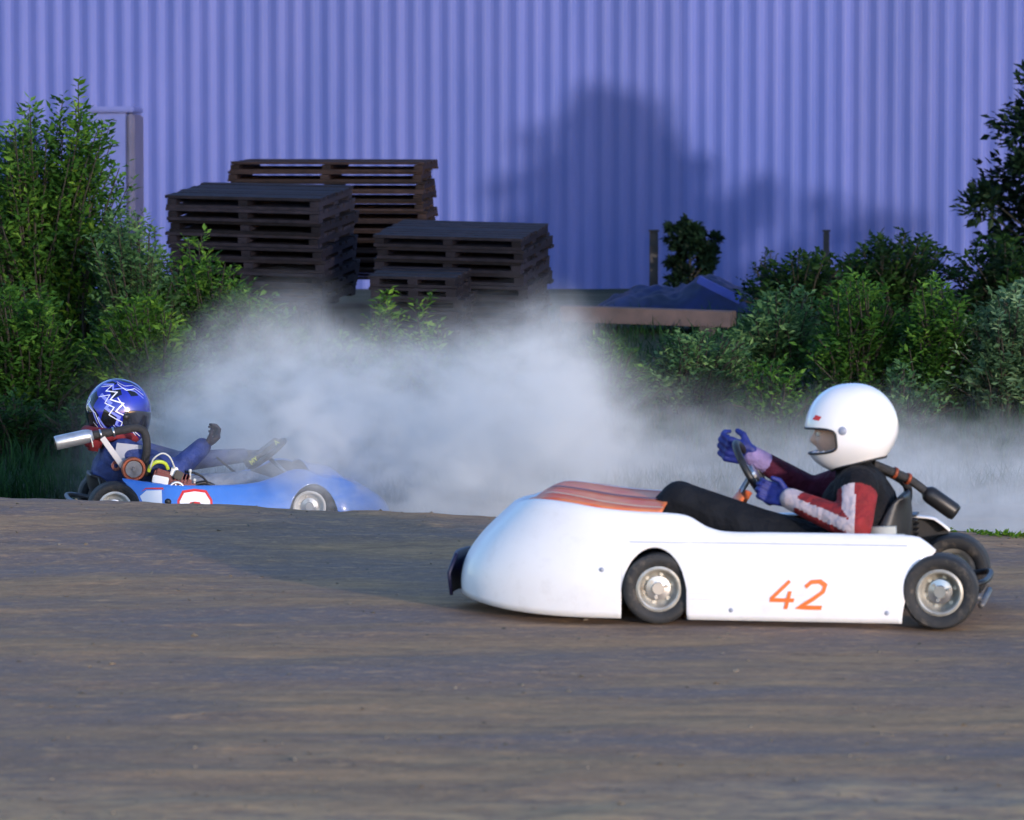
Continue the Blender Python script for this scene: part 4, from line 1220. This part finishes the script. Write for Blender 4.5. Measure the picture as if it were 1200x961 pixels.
    q = f.L(203, 553, Y - .05); MB().box(q, (.035, .035, .05), Matrix.Rotation(R(15), 3, 'Y'), bev=.005).build('plug_cap', M['white_mark'], e)
    q = f.L(208, 557, Y - .07); MB().box(q, (.045, .04, .045), Matrix.Rotation(R(25), 3, 'Y'), bev=.005).build('ignition_coil', M['black_plastic'], e)
    for px, py in ((222, 558), (227, 569)):
        m = MB(); q = f.L(px, py, Y - .06); m.tube([q + Vector((0, 0, -.03)), q + Vector((0, 0, .025))], .005, 8); m.sphere(q + Vector((0, 0, .027)), .010, 10); m.build('adjuster_screw', M['cable'], e, True)
    MB().tube(curve_pts([f.L(173, 553, Y - .07), f.L(176, 546, Y - .08), f.L(183, 541.5, Y - .08), f.L(192, 543, Y - .07), f.L(196, 550, Y - .05)], 6), .010, 10).build('fuel_hose', M['yellow_hose'], root, True)
    MB().tube(curve_pts([f.L(175, 549, Y - .09), f.L(179, 538, Y - .1), f.L(189, 531.5, Y - .1), f.L(198, 536, Y - .1), f.L(204, 549, Y - .08)], 6), .0045, 8).build('throttle_cable', M['cable'], root, True)
    MB().tube(curve_pts([f.L(209, 553, Y), f.L(224, 554, Y - .02), f.L(236, 559, Y - .02), f.L(245, 570, Y)], 6), .006, 8).build('brake_cable', M['black_plastic'], root, True)
    MB().tube(curve_pts([f.L(226, 569, Y), f.L(238, 566, Y), f.L(250, 570, Y)], 5), .012, 8).build('air_filter', M['black_plastic'], root, True)
    MB().tube([f.L(253, 536, -.1), f.L(272, 552, -.1), f.L(286, 560, -.1)], .006, 8).build('shift_rod', M['black_metal'], root, True)
    m = MB(); m.tube([f.L(143, 582, -.40), f.L(157, 582, -.44)], .006, 8); m.build('side_rod', M['steel'], root, True)
    # steering wheel with display carrying yellow letters
    sc = f.L(311, 533, 0)
    o, fr = steering_wheel(root, sc, (-.61, 0, .79), (.79, 0, .61), .125, M['black_plastic'], M['black_metal'], (sc.x + .25, 0, .15))
    c, nrm, u, w = fr
    dr = Matrix((u, w, nrm)).transposed()
    # display lies across the wheel, its edge facing the camera carries the letters
    dsp = MB().box(c + nrm * .026, (.205, .16, .020), dr, bev=.006).build('display', M['black_plastic'], o)
    def fn_at(u0, hgt):
        base = c + nrm * (.026 - .5 * hgt) - w * (.0815) if w.y > 0 else c + nrm * (.026 - .5 * hgt) + w * .0815
        return lambda v: base + u * (u0 + v.x * hgt) + nrm * (v.y * hgt)
    m = MB()
    strip_to(m, strip2d([(0, 0), (0, 1), (.35, .35), (.7, 1), (.7, 0)], .10), fn_at(-.095, .027))
    strip_to(m, strip2d([(.95, 1), (1.22, .5), (1.22, 0)], .10), fn_at(-.095, .027)); strip_to(m, strip2d([(1.30, .58), (1.52, 1)], .10), fn_at(-.095, .027))
    strip_to(m, strip2d([(0, 0), (.4, 1), (.8, 0)], .10), fn_at(.07, .026)); strip_to(m, strip2d([(.29, .32), (.51, .32)], .08), fn_at(.07, .026))
    m.build('lettering', M['yellow_mark'], dsp)
    return root, fr
broot, bsteer = blue_kart()

def blue_driver():
    f = bf; c, nrm, u, w = bsteer
    hc = f.L(137.5, 481, 0)
    shx = f.L(136, 530, 0)
    hip = Vector((shx.x + .20, 0, .16))
    sr = Vector((shx.x + .02, -.20, shx.z + .01)); sl = Vector((shx.x + .02, .20, shx.z + .01))
    er = f.L(205, 553, -.30); rh = f.L(250, 516, -.17)
    rw = f.L(236, 524, -.20)
    lw = f.L(284, 534, .12); lh = f.L(300, 537, .10); el = Vector((lerp(sl.x, lw.x, .5), .28, lw.z - .04))
    kr = f.L(290, 566, -.15); kl = f.L(285, 570, .17)
    ft = kr.x + .38
    caps = [
     (hip + Vector((0, .09, .01)), .12, hip + Vector((0, -.09, .01)), .12, 'trouser'),
     (hip + Vector((-.02, .06, .05)), .128, Vector((shx.x, .07, shx.z - .10)), .135, 'torso'),
     (hip + Vector((-.02, -.06, .05)), .128, Vector((shx.x, -.07, shx.z - .10)), .135, 'torso'),
     (Vector((shx.x, .13, shx.z - .02)), .092, Vector((shx.x, -.13, shx.z - .02)), .092, 'torso'),
     (Vector((shx.x + .01, 0, shx.z)), .08, hc - Vector((0, 0, .08)), .062, 'neck'),
     (sr, .078, er, .064, 'torso'), (er, .064, rw, .050, 'torso'),
     (sl, .075, el, .058, 'torso'), (el, .058, lw, .040, 'torso'),
     (hip + Vector((.02, -.10, .01)), .10, kr, .066, 'trouser'), (kr, .066, Vector((ft, -.13, .13)), .045, 'trouser'),
     (hip + Vector((.02, .10, .01)), .10, kl, .066, 'trouser'), (kl, .066, Vector((ft, .13, .13)), .045, 'trouser'),
     (Vector((ft - .01, -.13, .10)), .042, Vector((ft + .10, -.13, .14)), .034, 'shoe'), (Vector((ft - .01, .13, .10)), .042, Vector((ft + .10, .13, .14)), .034, 'shoe'),
    ]
    mats = [M['suit_blue'], M['trouser_grey'], M['black_plastic']]
    def mat_of(t, p, k, n): return {'trouser': 1, 'shoe': 2}.get(t, 0)
    hr = Matrix.Rotation(R(10), 3, 'Y')
    hands = [hand_caps(rw, (rh - rw).normalized(), (-.3, .8, -.4), 1, 1.1, 1, bend=1.0),
             hand_caps(lw, (lh - lw).normalized() + Vector((0, -.3, 0)), (0, .35, 1), 1, 1.0, 1)]
    o = driver('person', 'driver in blue suit and blue and black helmet with white lightning flashes, one hand raised', f.loc, f.a, caps, mats, mat_of, hc + Vector((.024, 0, -.02)), hr, hands, M['glove_dark'])
    h = Helmet(hc + Vector((0, 0, -.008)), .174, .146, .178, R(12))
    hm = h.build(o, [M['helmet_blue'], M['helmet_black']], pc=-6, ps=14.5, visor=M['visor'], panels=None)
    for sd in (-1, 1):
        bk = MB(); ll = MB(); wh = MB(); S = lambda pts: [(sd * a, b) for a, b in pts]
        # black areas
        for poly in ([(178, 66), (120, 70), (70, 66), (36, 58), (60, 74), (120, 80), (178, 78)],
                     [(172, 14), (152, 30), (136, 18), (142, 2), (126, -10), (132, -38), (165, -36), (176, -8)],
                     [(146, 52), (118, 44), (112, 58), (136, 62)], [(122, 40), (100, 50), (92, 34), (106, 22)],
                     [(116, 4), (98, 2), (90, -18), (106, -30), (122, -20)], [(86, 46), (66, 52), (58, 38), (76, 34)],
                     [(100, -36), (78, -26), (58, -44), (50, -56), (76, -56)]):
            h.patch(bk, S(poly), 1.006)
        # lilac flashes
        for pts, w_ in (([(150, 46), (120, 52), (112, 40), (92, 48), (66, 46), (44, 34)], .045), ([(134, 26), (108, 14), (114, 4), (90, -6), (92, -20), (66, -34)], .055), ([(160, 6), (140, -6), (130, -26)], .05),
                        ([(128, -14), (110, -32), (88, -40)], .04)):
            h.strip(ll, S(pts), lambda t, w_=w_: w_ * (1 - .6 * t), 1.011)
        # white lightning
        for pts, w_ in (([(146, 40), (120, 48), (126, 34), (102, 36), (110, 20), (88, 18), (96, 2), (72, -6), (76, -18), (50, -34)], .018),
                        ([(136, 20), (114, 28), (118, 12), (100, 8), (106, -6), (84, -14), (86, -26), (62, -44)], .013),
                        ([(154, 0), (134, -8), (122, -28), (104, -40)], .013), ([(168, 20), (156, 10), (166, 0), (158, -10)], .012),
                        ([(110, 56), (86, 44), (64, 52), (40, 40)], .013), ([(118, 62), (90, 54), (66, 60), (44, 50)], .008),
                        ([(98, 26), (80, 6), (72, -14), (54, -28), (36, -34)], .016), ([(142, -24), (126, -36)], .010), ([(96, -22), (80, -36)], .010)):
            h.strip(wh, S(pts), lambda t, w_=w_: w_ * (1.15 - .9 * abs(t - .45)), 1.016)
        bk.build('helmet_flash', M['helmet_black'], hm); ll.build('helmet_flash', M['stripe_lilac'], hm); wh.build('helmet_flash', M['stripe_white'], hm)
    # padded red neck collar
    n0 = f.L(124, 506, 0); ring = []
    for k in range(33):
        q = k / 32 * 6.2832; ring.append(Vector((n0.x + .02 + math.cos(q) * .125, math.sin(q) * .13, n0.z - .012 + .014 * -math.cos(q))))
    MB().tube(ring, .034, 12, cap=False).build('neck_collar', M['collar_red'], o, True)
    q = f.L(109, 514, 0); MB().box(q, (.085, .20, .125), Matrix.Rotation(R(8), 3, 'Y'), bev=.018).build('collar_pad', M['collar_red'], o, True)
blue_driver()

# ------------------------------------------------------------------ dust cloud
def dust():
    HT = [(-2.7, .40), (-2.1, .64), (-1.8, .86), (-1.5, 1.0), (-1.28, 1.03), (-.9, .86), (-.54, .83), (-.25, .89), (0, .95), (.24, 1.02), (.40, .94), (.62, .70), (.98, .50), (1.47, .40), (2.25, .34), (2.6, .28), (3.6, .25), (5, .2)]
    DX = [(-2.6, 0), (-2.3, .08), (-2.05, .48), (-1.8, .62), (-1.5, .60), (-1.2, .66), (-.95, 1.0), (-.4, 1.0), (.2, .95), (.5, .60), (.9, .34), (1.5, .40), (2.1, .85), (3, .9), (4.2, .5), (4.9, 0)]
    YF = [(-2.6, 20.45), (-1.75, 20.30), (-1.55, 19.95), (-1.3, 19.65), (-1.1, 19.35), (-1.0, 19.4), (-.5, 19.3), (0, 18.9), (2, 18.3), (5, 18.0)]
    x0, x1 = -2.6, 5.0
    mb = MB(); nx, yb, ya = 60, 24.6, 17.9
    for i in range(nx + 1):
        x = lerp(x0, x1, i / nx); t = table(HT, x) + .55; y0 = table(YF, x) - .7
        mb.v += [(x, y0, -.5), (x, y0, t), (x, yb, t), (x, yb, -.5)]
    for i in range(nx):
        for j in range(4): mb.f.append((4 * i + j, 4 * i + (j + 1) % 4, 4 * i + 4 + (j + 1) % 4, 4 * i + 4 + j)); mb.m.append(0)
    mb.f += [(0, 3, 2, 1), (4 * nx, 4 * nx + 1, 4 * nx + 2, 4 * nx + 3)]; mb.m += [0, 0]
    m = bpy.data.materials.new('dust_volume'); n, l = nodes_of(m)
    n.remove(n['Principled BSDF']); out = n['Material Output']
    geo = n.new('ShaderNodeNewGeometry'); sp = n.new('ShaderNodeSeparateXYZ'); l.new(geo.outputs['Position'], sp.inputs[0])
    def math_(op, a, b=None, c=None, clamp=False):
        t = n.new('ShaderNodeMath'); t.operation = op; t.use_clamp = clamp
        for i, v in enumerate((a, b, c)):
            if v is None: continue
            if isinstance(v, (int, float)): t.inputs[i].default_value = v
            else: l.new(v, t.inputs[i])
        return t.outputs[0]
    def smooth(v, a, b, lo=0, hi=1):
        t = n.new('ShaderNodeMapRange'); t.interpolation_type = 'SMOOTHSTEP'; t.inputs[1].default_value = a; t.inputs[2].default_value = b; t.inputs[3].default_value = lo; t.inputs[4].default_value = hi
        l.new(v, t.inputs[0]); return t.outputs[0]
    def fcurve(tab, lo, hi):
        t = n.new('ShaderNodeMapRange'); t.inputs[1].default_value = x0; t.inputs[2].default_value = x1; l.new(sp.outputs['X'], t.inputs[0])
        c = n.new('ShaderNodeFloatCurve'); cu = c.mapping.curves[0]
        P = [((x - x0) / (x1 - x0), (v - lo) / (hi - lo)) for x, v in tab]
        P = [p for p in P if 0 <= p[0] <= 1]
        if P[0][0] > 0: P = [(0, P[0][1])] + P
        if P[-1][0] < 1: P = P + [(1, P[-1][1])]
        cu.points[0].location = P[0]; cu.points[1].location = P[-1]
        for p in P[1:-1]: cu.points.new(*p)
        for p in cu.points: p.handle_type = 'AUTO_CLAMPED'
        c.mapping.update(); l.new(t.outputs[0], c.inputs['Value'])
        return math_('MULTIPLY_ADD', c.outputs[0], hi - lo, lo)
    mp = n.new('ShaderNodeMapping'); mp.inputs['Scale'].default_value = (.95, .7, 1.35); mp.inputs['Rotation'].default_value = (0, R(-32), 0); l.new(geo.outputs['Position'], mp.inputs[0])
    nz = n.new('ShaderNodeTexNoise'); nz.inputs['Scale'].default_value = 2.1; nz.inputs['Detail'].default_value = 8; nz.inputs['Roughness'].default_value = .62; nz.inputs['Distortion'].default_value = .5
    l.new(mp.outputs[0], nz.inputs['Vector']); N = nz.outputs['Fac']
    h = fcurve(HT, 0, 1.3); dx = fcurve(DX, 0, 1); yf = fcurve(YF, 17, 22)
    zt = math_('MULTIPLY_ADD', N, 1.6, sp.outputs['Z']); zt = math_('SUBTRACT', zt, .80)
    top = smooth(math_('SUBTRACT', h, zt), -.12, .72)
    front = smooth(math_('SUBTRACT', math_('MULTIPLY_ADD', N, 1.0, sp.outputs['Y']), math_('ADD', yf, .5)), -.25, .5)
    back = smooth(sp.outputs['Y'], 23.0, 24.5, 1, 0)
    puff = smooth(N, .36, .64, .06, 1.45)
    n2 = n.new('ShaderNodeTexNoise'); n2.inputs['Scale'].default_value = 5.5; n2.inputs['Detail'].default_value = 5; n2.inputs['Roughness'].default_value = .6; n2.inputs['Distortion'].default_value = .8
    l.new(mp.outputs[0], n2.inputs['Vector'])
    puff = math_('MULTIPLY', puff, smooth(n2.outputs['Fac'], .38, .60, .25, 1.6))
    d = math_('MULTIPLY', math_('MULTIPLY', dx, top), math_('MULTIPLY', front, back)); d = math_('MULTIPLY', math_('MULTIPLY', d, puff), 1.5)
    v = n.new('ShaderNodeVolumePrincipled'); v.inputs['Color'].default_value = (.93, .925, .91, 1); v.inputs['Anisotropy'].default_value = .0
    l.new(d, v.inputs['Density']); l.new(v.outputs[0], out.inputs['Volume'])
    me = mb.mesh('dust_cloud'); bm = bmesh.new(); bm.from_mesh(me); bmesh.ops.recalc_face_normals(bm, faces=list(bm.faces)); bm.to_mesh(me); bm.free()
    o = link('dust_cloud', me, m); tag(o, 'pale dust and smoke cloud hanging behind the crest around the blue kart', 'dust cloud', kind='stuff')
dust()

# ------------------------------------------------------------------ light, sky, camera
SUN_AZ = 30.5      # sun stands behind the camera, to its right
SUN_EL = 6.0
dirv = Vector((-math.sin(R(SUN_AZ)) * math.cos(R(SUN_EL)), math.cos(R(SUN_AZ)) * math.cos(R(SUN_EL)), -math.sin(R(SUN_EL))))   # travel direction
sl = bpy.data.lights.new('sun', 'SUN'); sl.energy = 0.82; sl.angle = R(2.0); sl.color = (1.0, .87, .78)
so = bpy.data.objects.new('sun', sl); col.objects.link(so); so.rotation_euler = dirv.to_track_quat('-Z', 'Y').to_euler(); so.location = (6, -10, 8)
w = bpy.data.worlds.new('World'); scene.world = w; w.use_nodes = True
n, l = w.node_tree.nodes, w.node_tree.links
sky = n.new('ShaderNodeTexSky'); sky.sky_type = 'NISHITA'; sky.sun_disc = False
sky.sun_elevation = R(SUN_EL)
to_sun = -dirv; sky.sun_rotation = math.atan2(to_sun.x, to_sun.y)
sky.air_density = 1.0; sky.dust_density = .3; sky.ozone_density = 3.0
tint = n.new('ShaderNodeMix'); tint.data_type = 'RGBA'; tint.blend_type = 'MULTIPLY'; tint.inputs['Factor'].default_value = 1
tint.inputs['B'].default_value = (1.05, .92, .98, 1)      # dusk sky, a little to the violet
l.new(sky.outputs[0], tint.inputs['A']); l.new(tint.outputs['Result'], n['Background'].inputs[0]); n['Background'].inputs[1].default_value = .15
cam = bpy.data.cameras.new('camera'); co = bpy.data.objects.new('camera', cam); col.objects.link(co)
co.location = (0, 0, CAM_H); pitch = math.atan((480.5 - HOR) / F); co.rotation_euler = (R(90) - pitch, 0, 0)
cam.sensor_fit = 'HORIZONTAL'; cam.sensor_width = 36; cam.lens = F / 1200 * 36; cam.clip_end = 2000; cam.clip_start = .1
cam.dof.use_dof = True; cam.dof.focus_distance = 20.2; cam.dof.aperture_fstop = 5.6
scene.camera = co
vs = scene.view_settings; scene.display_settings.display_device = 'sRGB'
vs.view_transform = 'Standard'; vs.look = 'None'; vs.gamma = 1; vs.use_curve_mapping = False; vs.exposure = 2.0
scene.render.engine = 'CYCLES'
cy = scene.cycles
cy.use_denoising = True; cy.use_adaptive_sampling = True; cy.adaptive_threshold = .02
cy.max_bounces = 6; cy.volume_bounces = 2; cy.diffuse_bounces = 3; cy.transparent_max_bounces = 8
cy.volume_step_rate = 0.6; cy.volume_max_steps = 128
